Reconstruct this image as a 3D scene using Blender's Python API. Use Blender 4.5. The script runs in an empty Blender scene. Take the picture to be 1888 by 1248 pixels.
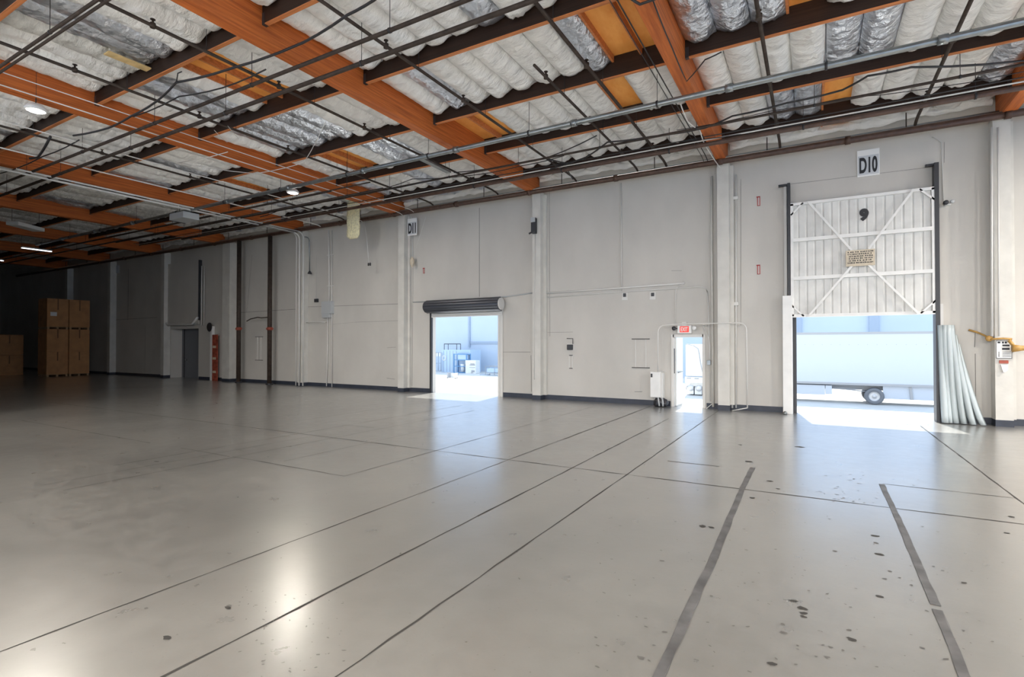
import bpy, bmesh, math, random
from mathutils import Vector, Matrix, noise
R = random.Random(7)
PI = math.pi
scn = bpy.context.scene
COL = scn.collection

# ------------------------------------------------------------------ camera model (the photograph's viewpoint)
F, CX, CY = 969.3, 944.0, 624.0
PITCH, YAW, EYE = 0.0122, 0.51985, 1.86
D = 16.27                       # distance of the long dock wall
GX = [3.87 - 6.1 * k for k in range(-1, 9)]     # girder / pilaster lines, GX[0]=9.97 ... 
ZG = 7.10                       # underside of the girders
ZP = 7.37                       # underside of the purlins
ZD = 7.80                       # roof deck
PY = [3.35, 5.70, 8.05, 10.40, 12.75, 15.10]    # purlin lines
def ray(px, py):
    x = (px - CX) / F; z = -(py - CY) / F; y = 1.0
    y, z = y * math.cos(PITCH) - z * math.sin(PITCH), y * math.sin(PITCH) + z * math.cos(PITCH)
    return Vector((x * math.cos(YAW) - y * math.sin(YAW), x * math.sin(YAW) + y * math.cos(YAW), z))
def onY(px, py, Y=D):
    a = ray(px, py); t = Y / a.y; return Vector((a.x * t, Y, EYE + a.z * t))
def onX(px, py, X):
    a = ray(px, py); t = X / a.x; return Vector((X, a.y * t, EYE + a.z * t))
def onZ(px, py, Z=0.0):
    a = ray(px, py); t = (Z - EYE) / a.z; return Vector((a.x * t, a.y * t, Z))
def wx(px, Y=D): return onY(px, 634, Y).x
def project(p):
    v = Vector(p) - Vector((0, 0, EYE))
    fw = Vector((-math.sin(YAW) * math.cos(PITCH), math.cos(YAW) * math.cos(PITCH), math.sin(PITCH)))
    r = Vector((math.cos(YAW), math.sin(YAW), 0)); u = r.cross(fw)
    d = v.dot(fw)
    if d < 0.3: return None
    return (CX + F * v.dot(r) / d, CY - F * v.dot(u) / d, d)
def seen(p, m=60):
    q = project(p)
    return q is not None and -m < q[0] < 1888 + m and -m < q[1] < 1248 + m

# ------------------------------------------------------------------ materials
def new_mat(name):
    m = bpy.data.materials.new(name); m.use_nodes = True
    nt = m.node_tree; b = nt.nodes['Principled BSDF']
    return m, nt, b
def mat(name, col, rough=.5, metal=0, var=.0, scale=6, bump=0, bscale=None, spec=.5, emit=None, col2=None, stretch=(1, 1, 1), bdist=.02):
    m, nt, b = new_mat(name); N = nt.nodes; L = nt.links
    b.inputs['Roughness'].default_value = rough; b.inputs['Metallic'].default_value = metal
    b.inputs['Specular IOR Level'].default_value = spec
    b.inputs['Base Color'].default_value = (*col, 1)
    if emit:
        b.inputs['Emission Color'].default_value = (*emit[:3], 1); b.inputs['Emission Strength'].default_value = emit[3]
    tc = N.new('ShaderNodeNewGeometry'); mp = N.new('ShaderNodeMapping')
    L.new(tc.outputs['Position'], mp.inputs['Vector']); mp.inputs['Scale'].default_value = stretch
    if var or col2:
        n = N.new('ShaderNodeTexNoise'); n.inputs['Scale'].default_value = scale; n.inputs['Detail'].default_value = 6
        L.new(mp.outputs[0], n.inputs['Vector'])
        r = N.new('ShaderNodeValToRGB'); L.new(n.outputs['Fac'], r.inputs['Fac'])
        c2 = col2 or tuple(c * (1 - var) for c in col); c1 = col if col2 else tuple(min(1, c * (1 + var * .6)) for c in col)
        r.color_ramp.elements[0].position = .32; r.color_ramp.elements[1].position = .68
        r.color_ramp.elements[0].color = (*c2, 1); r.color_ramp.elements[1].color = (*c1, 1)
        L.new(r.outputs[0], b.inputs['Base Color'])
    if bump:
        n = N.new('ShaderNodeTexNoise'); n.inputs['Scale'].default_value = bscale or scale * 3; n.inputs['Detail'].default_value = 5
        L.new(mp.outputs[0], n.inputs['Vector'])
        bp = N.new('ShaderNodeBump'); bp.inputs['Strength'].default_value = bump; bp.inputs['Distance'].default_value = bdist
        L.new(n.outputs['Fac'], bp.inputs['Height']); L.new(bp.outputs[0], b.inputs['Normal'])
    return m

def wood(name, c1, c2, axis='Y', rough=.55):
    m, nt, b = new_mat(name); N = nt.nodes; L = nt.links
    tc = N.new('ShaderNodeNewGeometry'); mp = N.new('ShaderNodeMapping'); L.new(tc.outputs['Position'], mp.inputs['Vector'])
    mp.inputs['Scale'].default_value = (9, .5, 16) if axis == 'Y' else ((.5, 9, 16) if axis == 'X' else (3, 1.2, 3))
    n = N.new('ShaderNodeTexNoise'); n.inputs['Scale'].default_value = 1.6; n.inputs['Detail'].default_value = 9; n.inputs['Roughness'].default_value = .62
    L.new(mp.outputs[0], n.inputs['Vector'])
    r = N.new('ShaderNodeValToRGB'); L.new(n.outputs['Fac'], r.inputs['Fac'])
    r.color_ramp.elements[0].position = .3; r.color_ramp.elements[1].position = .7
    r.color_ramp.elements[0].color = (*c2, 1); r.color_ramp.elements[1].color = (*c1, 1)
    L.new(r.outputs[0], b.inputs['Base Color']); b.inputs['Roughness'].default_value = rough
    b.inputs['Specular IOR Level'].default_value = .25
    return m

def concrete_floor():
    m, nt, b = new_mat('sealed concrete'); N = nt.nodes; L = nt.links
    g = N.new('ShaderNodeNewGeometry')
    def noise_(scale, detail, sx=1, sy=1, rough=.55):
        mp = N.new('ShaderNodeMapping'); mp.inputs['Scale'].default_value = (sx, sy, 1); L.new(g.outputs['Position'], mp.inputs['Vector'])
        n = N.new('ShaderNodeTexNoise'); n.inputs['Scale'].default_value = scale; n.inputs['Detail'].default_value = detail; n.inputs['Roughness'].default_value = rough
        L.new(mp.outputs[0], n.inputs['Vector']); return n
    big = noise_(.45, 3, 1, .7); fine = noise_(4.5, 8); speck = noise_(28, 3)
    r = N.new('ShaderNodeValToRGB'); L.new(big.outputs['Fac'], r.inputs['Fac'])
    e = r.color_ramp.elements; e[0].position = .3; e[0].color = (.20, .198, .187, 1); e[1].position = .72; e[1].color = (.29, .286, .265, 1)
    x = e.new(.5); x.color = (.245, .242, .227, 1)
    r2 = N.new('ShaderNodeValToRGB'); L.new(fine.outputs['Fac'], r2.inputs['Fac'])
    r2.color_ramp.elements[0].position = .25; r2.color_ramp.elements[0].color = (.88, .88, .875, 1)
    r2.color_ramp.elements[1].position = .6; r2.color_ramp.elements[1].color = (1, 1, 1, 1)
    mx = N.new('ShaderNodeMix'); mx.data_type = 'RGBA'; mx.blend_type = 'MULTIPLY'; mx.inputs['Factor'].default_value = .9
    L.new(r.outputs[0], mx.inputs['A']); L.new(r2.outputs[0], mx.inputs['B'])
    r3 = N.new('ShaderNodeValToRGB'); L.new(speck.outputs['Fac'], r3.inputs['Fac'])
    r3.color_ramp.elements[0].position = .24; r3.color_ramp.elements[0].color = (.45, .43, .4, 1)
    r3.color_ramp.elements[1].position = .31; r3.color_ramp.elements[1].color = (1, 1, 1, 1)
    mx2 = N.new('ShaderNodeMix'); mx2.data_type = 'RGBA'; mx2.blend_type = 'MULTIPLY'; mx2.inputs['Factor'].default_value = .7
    L.new(mx.outputs['Result'], mx2.inputs['A']); L.new(r3.outputs[0], mx2.inputs['B'])
    L.new(mx2.outputs['Result'], b.inputs['Base Color'])
    rr = N.new('ShaderNodeMapRange'); L.new(fine.outputs['Fac'], rr.inputs['Value'])
    rr.inputs['From Min'].default_value = .3; rr.inputs['From Max'].default_value = .7
    rr.inputs['To Min'].default_value = .27; rr.inputs['To Max'].default_value = .36
    L.new(rr.outputs[0], b.inputs['Roughness'])
    b.inputs['Specular IOR Level'].default_value = 1.0
    b.inputs['Coat Weight'].default_value = 1.0; b.inputs['Coat Roughness'].default_value = .24; b.inputs['Coat IOR'].default_value = 2.1
    bp = N.new('ShaderNodeBump'); bp.inputs['Strength'].default_value = .10; bp.inputs['Distance'].default_value = .014
    wav = noise_(7, 4, 1, 1.2); L.new(wav.outputs['Fac'], bp.inputs['Height']); L.new(bp.outputs[0], b.inputs['Normal'])
    return m

M = {}
M['floor'] = concrete_floor()
M['joint'] = mat('floor joint filler', (.045, .043, .04), .8)
M['scuff'] = mat('floor scuff', (.13, .125, .12), .6)
M['tape'] = mat('worn grey tape', (.13, .13, .132), .5, var=.4, scale=5)
M['wall'] = mat('painted tilt-up concrete', (.55, .53, .49), .6, var=.07, scale=.8, bump=.15, bscale=14, stretch=(1, 1, .6))
M['pilaster'] = mat('painted pilaster', (.62, .605, .56), .55, var=.08, scale=2.5, bump=.15, bscale=12)
M['darkline'] = mat('dark panel joint line', (.16, .155, .145), .9)  # flat dark colour for the wall panel joints
M['band'] = mat('dark blue base paint', (.035, .042, .06), .5, var=.2, scale=5)
M['girder'] = wood('orange glulam timber', (.66, .19, .045), (.32, .08, .022), 'Y')
M['purlin'] = wood('dark brown purlin timber', (.042, .022, .015), (.02, .012, .009), 'X')  # dark brown sides, above the thin orange bottom edge
M['chord'] = wood('orange purlin edge', (.70, .27, .10), (.40, .14, .05), 'X')
M['ply'] = wood('orange roof plywood', (1.0, .50, .14), (.88, .34, .07), 'P')
M['vinyl'] = mat('white vinyl insulation facing', (.90, .905, .89), .36, var=.08, scale=3, bump=1, bscale=2.6, bdist=.12, stretch=(1, 2, 1))
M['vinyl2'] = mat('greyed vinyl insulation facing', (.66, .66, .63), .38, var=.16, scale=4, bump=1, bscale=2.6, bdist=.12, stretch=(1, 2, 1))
M['foil'] = mat('crinkled silver foil facing', (.74, .78, .85), .28, metal=.85, var=.12, scale=6, bump=1, bscale=6, bdist=.09)
M['kraft'] = mat('yellowed insulation paper', (.68, .50, .24), .7, var=.2, scale=6)
M['glassw'] = mat('yellow glass wool', (.80, .74, .48), .95, var=.25, scale=14, bump=.8, bscale=40)
M['pipe'] = mat('dark steel pipe', (.05, .036, .028), .6, metal=0, spec=.25, var=.3, scale=8)
M['pipebrown'] = mat('red oxide sprinkler pipe', (.085, .045, .03), .5, var=.3, scale=8)
M['conduit'] = mat('galvanised conduit', (.28, .30, .30), .32, metal=.7, var=.15, scale=6)
M['lightpipe'] = mat('white painted conduit', (.66, .65, .62), .45)
M['cable'] = mat('black cable', (.02, .02, .022), .5)
M['white'] = mat('white painted steel', (.78, .78, .76), .4, var=.05, scale=4)
M['doorsteel'] = mat('off-white corrugated door skin', (.66, .66, .635), .4, var=.1, scale=3, bump=.1, bscale=7)
M['black'] = mat('black painted steel', (.03, .031, .035), .45)
M['darkmetal'] = mat('dark roller shutter', (.07, .075, .09), .35, metal=.5)
M['grey'] = mat('grey enamel box', (.45, .47, .48), .4)
M['red'] = mat('red paint', (.45, .03, .03), .5)
M['redpost'] = mat('faded red steel', (.33, .07, .04), .5, var=.5, scale=6)
M['signwhite'] = mat('white sign board', (.84, .84, .82), .5)
M['signgrey'] = mat('grey sign panel', (.58, .60, .62), .5)
M['ink'] = mat('black sign lettering', (.015, .015, .018), .5)
M['cardboard'] = mat('brown cardboard', (.50, .25, .105), .8, var=.15, scale=3)
M['cardedge'] = mat('cardboard seam', (.2, .1, .05), .9)
M['pallet'] = mat('pallet wood', (.42, .27, .15), .8, var=.2, scale=5)
M['tan'] = mat('tan notice board', (.60, .52, .40), .6, var=.1, scale=10)
M['brass'] = mat('yellow brown hose', (.52, .30, .08), .45, var=.3, scale=8)
M['plastic'] = mat('grey green vinyl strip', (.50, .56, .57), .25, var=.12, scale=3, stretch=(1, 1, .2))
M['asphalt'] = mat('pale concrete yard', (.62, .61, .58), .8, var=.1, scale=.4)
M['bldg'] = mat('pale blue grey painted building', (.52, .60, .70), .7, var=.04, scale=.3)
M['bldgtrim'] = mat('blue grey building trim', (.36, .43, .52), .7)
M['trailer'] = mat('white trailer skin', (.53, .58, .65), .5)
M['chassis'] = mat('pale grey trailer chassis', (.36, .37, .39), .5)
M['tyre'] = mat('tyre rubber', (.16, .17, .19), .7)
M['hub'] = mat('wheel hub', (.6, .6, .6), .4, metal=.4)
M['blue'] = mat('blue crate paint', (.13, .30, .52), .5)
M['paleblue'] = mat('pale blue container paint', (.48, .60, .74), .6)
M['lamp'] = mat('lit lamp lens', (.9, .9, .9), .4, emit=(1, .98, .93, 14))
M['tube'] = mat('lit tube lens', (.9, .9, .9), .4, emit=(.9, .95, 1, 1.6))
M['exitred'] = mat('lit red exit panel', (.6, .04, .03), .5, emit=(1, .08, .05, .35))
M['darkdoor'] = mat('dark grey door paint', (.16, .17, .19), .5)
M['bag'] = mat('black plastic sack', (.03, .03, .035), .3)

# ------------------------------------------------------------------ mesh building
class MB:
    def __init__(s): s.v = []; s.f = []; s.m = []; s.sm = []
    def add(s, vs, fs, mi=0, smooth=False):
        o = len(s.v); s.v += [tuple(v) for v in vs]
        for f in fs: s.f.append([i + o for i in f]); s.m.append(mi); s.sm.append(smooth)
        return s
    def box(s, x0, x1, y0, y1, z0, z1, mi=0):
        x0, x1 = sorted((x0, x1)); y0, y1 = sorted((y0, y1)); z0, z1 = sorted((z0, z1))
        vs = [(x0, y0, z0), (x1, y0, z0), (x1, y1, z0), (x0, y1, z0), (x0, y0, z1), (x1, y0, z1), (x1, y1, z1), (x0, y1, z1)]
        return s.add(vs, [(0, 3, 2, 1), (4, 5, 6, 7), (0, 1, 5, 4), (1, 2, 6, 5), (2, 3, 7, 6), (3, 0, 4, 7)], mi)
    def bar(s, a, b, w, h, up=(0, 1, 0), mi=0):
        a = Vector(a); b = Vector(b); d = (b - a).normalized(); u = Vector(up); sd = d.cross(u).normalized(); u = sd.cross(d)
        c = [(-w / 2, -h / 2), (w / 2, -h / 2), (w / 2, h / 2), (-w / 2, h / 2)]
        vs = [a + sd * x + u * y for x, y in c] + [b + sd * x + u * y for x, y in c]
        return s.add(vs, [(0, 1, 2, 3), (7, 6, 5, 4), (0, 4, 5, 1), (1, 5, 6, 2), (2, 6, 7, 3), (3, 7, 4, 0)], mi)
    def tube(s, pts, r, n=8, mi=0):
        pts = [Vector(p) for p in pts]; vs = []; fs = []
        for i, p in enumerate(pts):
            if i == 0: d = pts[1] - p
            elif i == len(pts) - 1: d = p - pts[-2]
            else: d = (pts[i + 1] - p).normalized() + (p - pts[i - 1]).normalized()
            d.normalize(); ref = Vector((0, 0, 1)) if abs(d.z) < .9 else Vector((0, 1, 0))
            if abs(d.z) >= .9 and False: pass
            a = d.cross(ref).normalized(); b = a.cross(d)
            if i and (a - pa).length > 1.2: a, b = (a if a.dot(pa) > 0 else -a), (b if b.dot(pb) > 0 else -b)
            pa, pb = a, b
            for k in range(n):
                t = 2 * PI * k / n; vs.append(p + a * math.cos(t) * r + b * math.sin(t) * r)
        for i in range(len(pts) - 1):
            # align rings to avoid twisting
            best = 0; bd = 1e9
            for o in range(n):
                dd = sum((Vector(vs[i * n + k]) - pts[i] - (Vector(vs[(i + 1) * n + (k + o) % n]) - pts[i + 1])).length for k in range(n))
                if dd < bd: bd = dd; best = o
            if best:
                ring = vs[(i + 1) * n:(i + 2) * n]; vs[(i + 1) * n:(i + 2) * n] = [ring[(k + best) % n] for k in range(n)]
            for k in range(n):
                fs.append((i * n + k, i * n + (k + 1) % n, (i + 1) * n + (k + 1) % n, (i + 1) * n + k))
        fs.append(tuple(range(n - 1, -1, -1))); fs.append(tuple((len(pts) - 1) * n + k for k in range(n)))
        return s.add(vs, fs, mi, n > 5)
    def cyl(s, c, r, a, b, axis='Z', n=20, r2=None, mi=0):
        r2 = r if r2 is None else r2; vs = []
        for (t, rr) in ((a, r), (b, r2)):
            for k in range(n):
                q = 2 * PI * k / n; u, w = math.cos(q) * rr, math.sin(q) * rr
                vs.append({'Z': (c[0] + u, c[1] + w, t), 'Y': (c[0] + u, t, c[2] + w), 'X': (t, c[1] + u, c[2] + w)}[axis])
        fs = [(k, (k + 1) % n, n + (k + 1) % n, n + k) for k in range(n)]
        o = len(s.v); s.add(vs, fs, mi, True); s.add([], [], mi)
        s.f.append([o + k for k in range(n - 1, -1, -1)]); s.m.append(mi); s.sm.append(False)
        s.f.append([o + n + k for k in range(n)]); s.m.append(mi); s.sm.append(False)
        return s
    def lathe(s, c, prof, n=24, mi=0, axis='Z'):
        vs = []; fs = []
        for (r, t) in prof:
            for k in range(n):
                q = 2 * PI * k / n; u, w = math.cos(q) * r, math.sin(q) * r
                vs.append((c[0] + u, c[1] + w, c[2] + t) if axis == 'Z' else ((c[0] + u, c[1] + t, c[2] + w) if axis == 'Y' else (c[0] + t, c[1] + u, c[2] + w)))
        for i in range(len(prof) - 1):
            for k in range(n): fs.append((i * n + k, i * n + (k + 1) % n, (i + 1) * n + (k + 1) % n, (i + 1) * n + k))
        return s.add(vs, fs, mi, True)
    def build(s, name, mats, parent=None, bevel=0):
        if not isinstance(mats, (list, tuple)): mats = [mats]
        if parent is not None: off = parent_loc(parent)
        else:
            xs = [v[0] for v in s.v]; ys = [v[1] for v in s.v]; zs = [v[2] for v in s.v]
            off = Vector(((min(xs) + max(xs)) / 2, (min(ys) + max(ys)) / 2, min(zs)))
        me = bpy.data.meshes.new(name)
        me.from_pydata([(v[0] - off.x, v[1] - off.y, v[2] - off.z) for v in s.v], [], s.f)
        for m in mats: me.materials.append(m)
        me.polygons.foreach_set('material_index', s.m); me.polygons.foreach_set('use_smooth', s.sm)
        bm = bmesh.new(); bm.from_mesh(me); bmesh.ops.recalc_face_normals(bm, faces=bm.faces); bm.to_mesh(me); bm.free()
        me.update()
        o = bpy.data.objects.new(name, me); COL.objects.link(o)
        if parent is not None: o.parent = parent
        else: o.location = off
        if bevel:
            b = o.modifiers.new('bevel', 'BEVEL'); b.width = bevel; b.segments = 2; b.limit_method = 'ANGLE'
        return o
def parent_loc(p):
    l = Vector(p.location)
    while p.parent: p = p.parent; l += p.location
    return l
def tag(o, label=None, cat=None, group=None, kind=None):
    if label: o['label'] = label
    if cat: o['category'] = cat
    if group: o['group'] = group
    if kind: o['kind'] = kind
    return o
def thing(name, label, cat, loc, group=None):
    o = bpy.data.objects.new(name, None); o.empty_display_size = .2; COL.objects.link(o); o.location = loc
    return tag(o, label, cat, group)
def struct(name, mb, mats):
    return tag(mb.build(name, mats), None, None, None, 'structure')
def text(s, size, c, mt, parent, depth=.006, name='lettering', sx=1.0, bold=.0, fit=None):
    cu = bpy.data.curves.new('t', 'FONT'); cu.body = s; cu.size = size; cu.align_x = 'CENTER'; cu.align_y = 'CENTER'; cu.extrude = depth; cu.offset = bold
    to = bpy.data.objects.new('t', cu); COL.objects.link(to)
    me = bpy.data.meshes.new_from_object(to)
    bpy.data.objects.remove(to)
    if fit:
        xs = [v.co.x for v in me.vertices]; ys = [v.co.y for v in me.vertices]
        me.transform(Matrix.Diagonal((fit[0] / (max(xs) - min(xs)), fit[1] / (max(ys) - min(ys)), 1, 1)) @ Matrix.Translation((-(max(xs) + min(xs)) / 2, -(max(ys) + min(ys)) / 2, 0)))
        sx = 1
    me.transform(Matrix.Translation(Vector(c) - parent_loc(parent)) @ Matrix.Rotation(PI / 2, 4, 'X') @ Matrix.Diagonal((sx, 1, 1, 1)))
    me.materials.clear(); me.materials.append(mt); me.name = name
    o = bpy.data.objects.new(name, me); COL.objects.link(o); o.parent = parent
    return o

# ------------------------------------------------------------------ FLOOR
fl = MB(); fl.box(-62, 16, -16, D + .22, -.3, 0); fl.box(wx(315) - .2, wx(366) + .2, D + .22, D + 1.2, -.3, 0)
def strip(a, b, w, mi=1, z=.002, jag=0.0):
    a = Vector(a); b = Vector(b); d = (b - a); n = max(1, int(d.length / .25)) if jag else 1
    sd = Vector((-d.y, d.x, 0)).normalized(); vs = []; fs = []
    for i in range(n + 1):
        p = a + d * (i / n); j = R.uniform(-jag, jag); ww = w * (1 + (R.uniform(-.5, .5) if jag else 0))
        vs += [p + sd * (j + ww / 2) + Vector((0, 0, z)), p + sd * (j - ww / 2) + Vector((0, 0, z))]
    for i in range(n): fs.append((2 * i, 2 * i + 1, 2 * i + 3, 2 * i + 2))
    fl.add(vs, fs, mi)
def fp(px, py): return onZ(px, py, 0)
def xline(px, py, pa, pb, w=.014, jag=.006):      # joint parallel to the wall through one seen point, between two pixel columns
    y = fp(px, py).y; strip((wx(pa, y), y, 0), (wx(pb, y), y, 0), w, jag=jag)
def yline(px, py, y0, y1, w=.012, jag=.005):
    x = fp(px, py).x; strip((x, y0, 0), (x, y1, 0), w, jag=jag)
xline(1180, 878, 90, 2300, .018)
yline(990, 990, .5, 16.2, .014)
yline(600, 975, .5, 15.9, .012)
yline(320, 1238, .5, 13.5, .018)
strip((fp(600, 975).x + .02, 15.9, 0), (fp(600, 975).x + .02, 9.5, 0), .010, jag=.003)
yline(1800, 863, .5, 15.2, .02)
yline(240, 853, 4.0, 13.3, .012); yline(240, 865, 3.0, 7.2, .008); yline(240, 880, 3, 12.4, .010)
yline(420, 795, 8.5, 14.8, .008); yline(480, 860, 5.5, 9.0, .008)
a = fp(635, 878); xline(635, 878, 430, 635, .012); strip(a, (a.x, 15, 0), .010, jag=.003)
xline(425, 842, 335, 425, .010); xline(278, 817, 40, 278, .014)
xline(700, 790, 640, 690, .008)
xline(1270, 854, 1230, 1325, .016); xline(1740, 904, 1625, 1868, .014)
# oil spots and gouges, flat irregular marks
def spot(c, r, el=1.0, rot=0, mi=2):
    n = 9; vs = [Vector((c.x, c.y, .003))]
    for k in range(n):
        q = 2 * PI * k / n; rr = r * R.uniform(.6, 1.2); x, y = math.cos(q) * rr * el, math.sin(q) * rr
        vs.append(Vector((c.x + x * math.cos(rot) - y * math.sin(rot), c.y + x * math.sin(rot) + y * math.cos(rot), .003)))
    fl.add(vs, [(0, k + 1, (k + 1) % n + 1) for k in range(n)], mi)
for px, py, r in [(1295, 970, .035), (1310, 972, .02), (1463, 1108, .022), (1480, 1122, .028), (1482, 1131, .022), (1481, 1137, .018), (1443, 1151, .014), (1445, 1167, .016), (1614, 988, .022),
                  (1621, 1022, .028), (1615, 1001, .016), (1387, 918, .03), (1434, 901, .02), (1420, 887, .03), (1622, 1100, .018), (1539, 1016, .014), (1566, 1162, .012), (1424, 1224, .018), (1778, 1075, .018),
                  (422, 1117, .016), (270, 1122, .014), (307, 1176, .02), (420, 1121, .02), (1570, 1179, .02), (1701, 1195, .014), (1182, 1213, .014), (1226, 1166, .012), (1312, 1099, .012), (1525, 1212, .012),
                  (1474, 824, .05), (1380, 851, .05), (1365, 820, .03), (1857, 983, .02), (1865, 953, .025), (1640, 1053, .012), (1630, 1067, .014), (1681, 1079, .012), (288, 851, .03), (1430, 1013, .014), (1220, 1034, .012)]:
    spot(fp(px, py), r, R.uniform(1, 2), R.uniform(-.4, .4), 1 if r > .017 else 2)
for _ in range(150):
    px = R.uniform(1050, 1888); py = R.uniform(850, 1240)
    spot(fp(px, py), R.uniform(.004, .009), R.uniform(1, 2.5), R.uniform(-1, 1), 2)
for _ in range(60):
    px = R.uniform(440, 640); py = R.uniform(1080, 1240)
    spot(fp(px, py), R.uniform(.003, .007), R.uniform(1, 2.5), R.uniform(-1, 1), 2)
for _ in range(26):
    px = R.gauss(1560, 30); py = R.uniform(850, 925)
    spot(fp(px, py), R.uniform(.004, .01), R.uniform(2, 4), R.uniform(-.3, .9), 2)
floor = struct('floor', fl, [M['floor'], M['joint'], M['scuff']])

def tape(pts, w, label):
    mb = MB(); vs = []; fs = []
    P = []
    for a, b in zip(pts[:-1], pts[1:]):
        n = max(1, int((b - a).length / .18))
        P += [a + (b - a) * (i / n) for i in range(n)]
    P.append(pts[-1])
    for z in (.0035, .0055):
        for p in P:
            vs += [Vector((p.x - w / 2 + R.uniform(-.006, .006), p.y, z)), Vector((p.x + w / 2 + R.uniform(-.006, .006), p.y, z))]
    k = len(P) * 2
    for i in range(len(P) - 1):
        a = 2 * i; fs += [(a, a + 1, a + 3, a + 2), (k + a, k + a + 1, k + a + 3, k + a + 2), (a, a + 2, k + a + 2, k + a), (a + 1, a + 3, k + a + 3, k + a + 1)]
    fs += [(0, 1, k + 1, k), (k - 2, k - 1, 2 * k - 1, 2 * k - 2)]
    mb.add(vs, fs); return tag(mb.build('floor_tape', M['tape']), label, 'tape', 'grey tape lines on the floor')
def F0(*ps): return [Vector((p.x, p.y, 0)) for p in (fp(*q) for q in ps)]
tape(F0((1208, 1262), (1312, 1037), (1371, 895), (1388, 862)), .062, 'smooth grey floor tape line left of the reflection of door nine')
tape(F0((1784, 1262), (1728, 1125)), .055, 'worn grey floor tape piece nearest the camera at lower right')
tape(F0((1725, 1116), (1690, 1035), (1660, 965), (1642, 928), (1626, 893)), .058, 'torn grey floor tape strip crossing the floor joint in front of door nine')

# ------------------------------------------------------------------ DOCK WALL with its openings
TH = .22
d10 = (wx(1466), wx(1727)); d11 = (wx(797), wx(921)); pd = (wx(1241), wx(1297)); dk = (wx(315), wx(366))
H10, H11, HP, HK = 3.3, 2.95, 2.12, onY(340, 606).z
wl = MB()
xs = [-62, dk[0], dk[1], d11[0], d11[1], pd[0], pd[1], d10[0], d10[1], 16]
for i in range(0, len(xs), 2): wl.box(xs[i], xs[i + 1], D, D + TH, 0, 7.9)
for (a, b), h in ((dk, HK), (d11, H11), (pd, HP), (d10, H10)): wl.box(a, b, D, D + TH, h, 7.9)
# deep reveal of the recessed doorway at the left
wl.box(dk[0] - .2, dk[0], D + TH, D + .75, 0, HK + .2); wl.box(dk[1], dk[1] + .2, D + TH, D + .75, 0, HK + .2); wl.box(dk[0], dk[1], D + TH, D + .75, HK, HK + .2)
# panel joints, thin dark lines of the tilt-up panels
def wline(pts, w=.012, mi=1, Y=D):
    for a, b in zip(pts[:-1], pts[1:]):
        pa, pb = onY(*a, Y), onY(*b, Y); pa.y = pb.y = Y - .003
        wl.bar(pa, pb, w, .006, (0, 1, 0), mi)
wline([(884, 383), (884, 547)], .014); wline([(853 // 1, 1)] * 1) if False else None
wline([(928, 649), (978, 649)], .012); wline([(979, 655), (980, 722)], .01); wline([(762, 420), (760, 712)], .010)
wline([(1013, 350), (1014, 620)], .007); wline([(1002, 613), (1056, 612)], .008); wline([(1366, 330), (1366, 600)], .008)
wline([(1262, 650), (1262, 650)], .01) if False else None
wline([(1798, 612), (1797, 640)], .01); wline([(1798, 652), (1799, 745), (1800, 770)], .01)
wline([(1741, 262), (1741, 300)], .006); wline([(1452, 340), (1725, 307)], .006)
wline([(655, 594), (735, 591)], .008); wline([(610, 598), (655, 594)], .004)
wline([(561, 566), (740, 560)], .014); wline([(430, 577), (545, 570)], .016); wline([(205, 590), (290, 585)], .016)
wline([(237, 495), (236, 590)], .03); wline([(465, 470), (455, 575)], .006)
wline([(714, 641), (730, 640)], .01); wline([(713, 697), (728, 699)], .012)
wline([(1170, 722), (1184, 722)], .012); wline([(1238, 499), (1257, 499)], .008)
wline([(209, 500), (207, 690)], .01); wline([(268, 600), (267, 690)], .012)
wall = struct('wall_back', wl, [M['wall'], M['darkline'], M['band']])
# pilasters
pw, pdp = .31, .34
PPX = {1: 1851, 2: 1334, 3: 989, 4: 739, 5: 552, 6: 416, 7: 299, 8: 200, 9: 121}
for k, x in enumerate(GX):
    if k in PPX: x = wx(PPX[k], D - pdp)
    mb = MB(); w = pw
    if k == 6: w = .62
    mb.box(x - w / 2, x + w / 2, D - pdp, D, .15, ZG - .02, 0); mb.box(x - w / 2 - .004, x + w / 2 + .004, D - pdp - .004, D, 0, .15, 1)
    if 1 <= k <= 4:
        mb.box(x + w / 2, x + w / 2 + .1, D - .12, D, .15, ZG - .1, 0)
    mb.build('pilaster', [M['pilaster'], M['band']], wall, 0)
bb = MB(); ed = [-62, dk[0] - .05, dk[1] + .05, d11[0] - .1, d11[1] + .12, pd[0] - .08, pd[1] + .08, d10[0] - .2, wx(1733), 16]
for i in range(0, 10, 2): bb.box(ed[i], ed[i + 1], D - .014, D, 0, .155)
struct('baseboard_back', bb, M['band'])
# left end of the hall
struct('wall_left', MB().box(-62.3, -62, -16, D + .2, 0, 7.9), M['wall'])
struct('added_shade_wall', MB().box(-62, -18.5, 4.2, 4.45, 0, 7.6), M['wall'])  # unseen wall added to keep daylight off the left end

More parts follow.
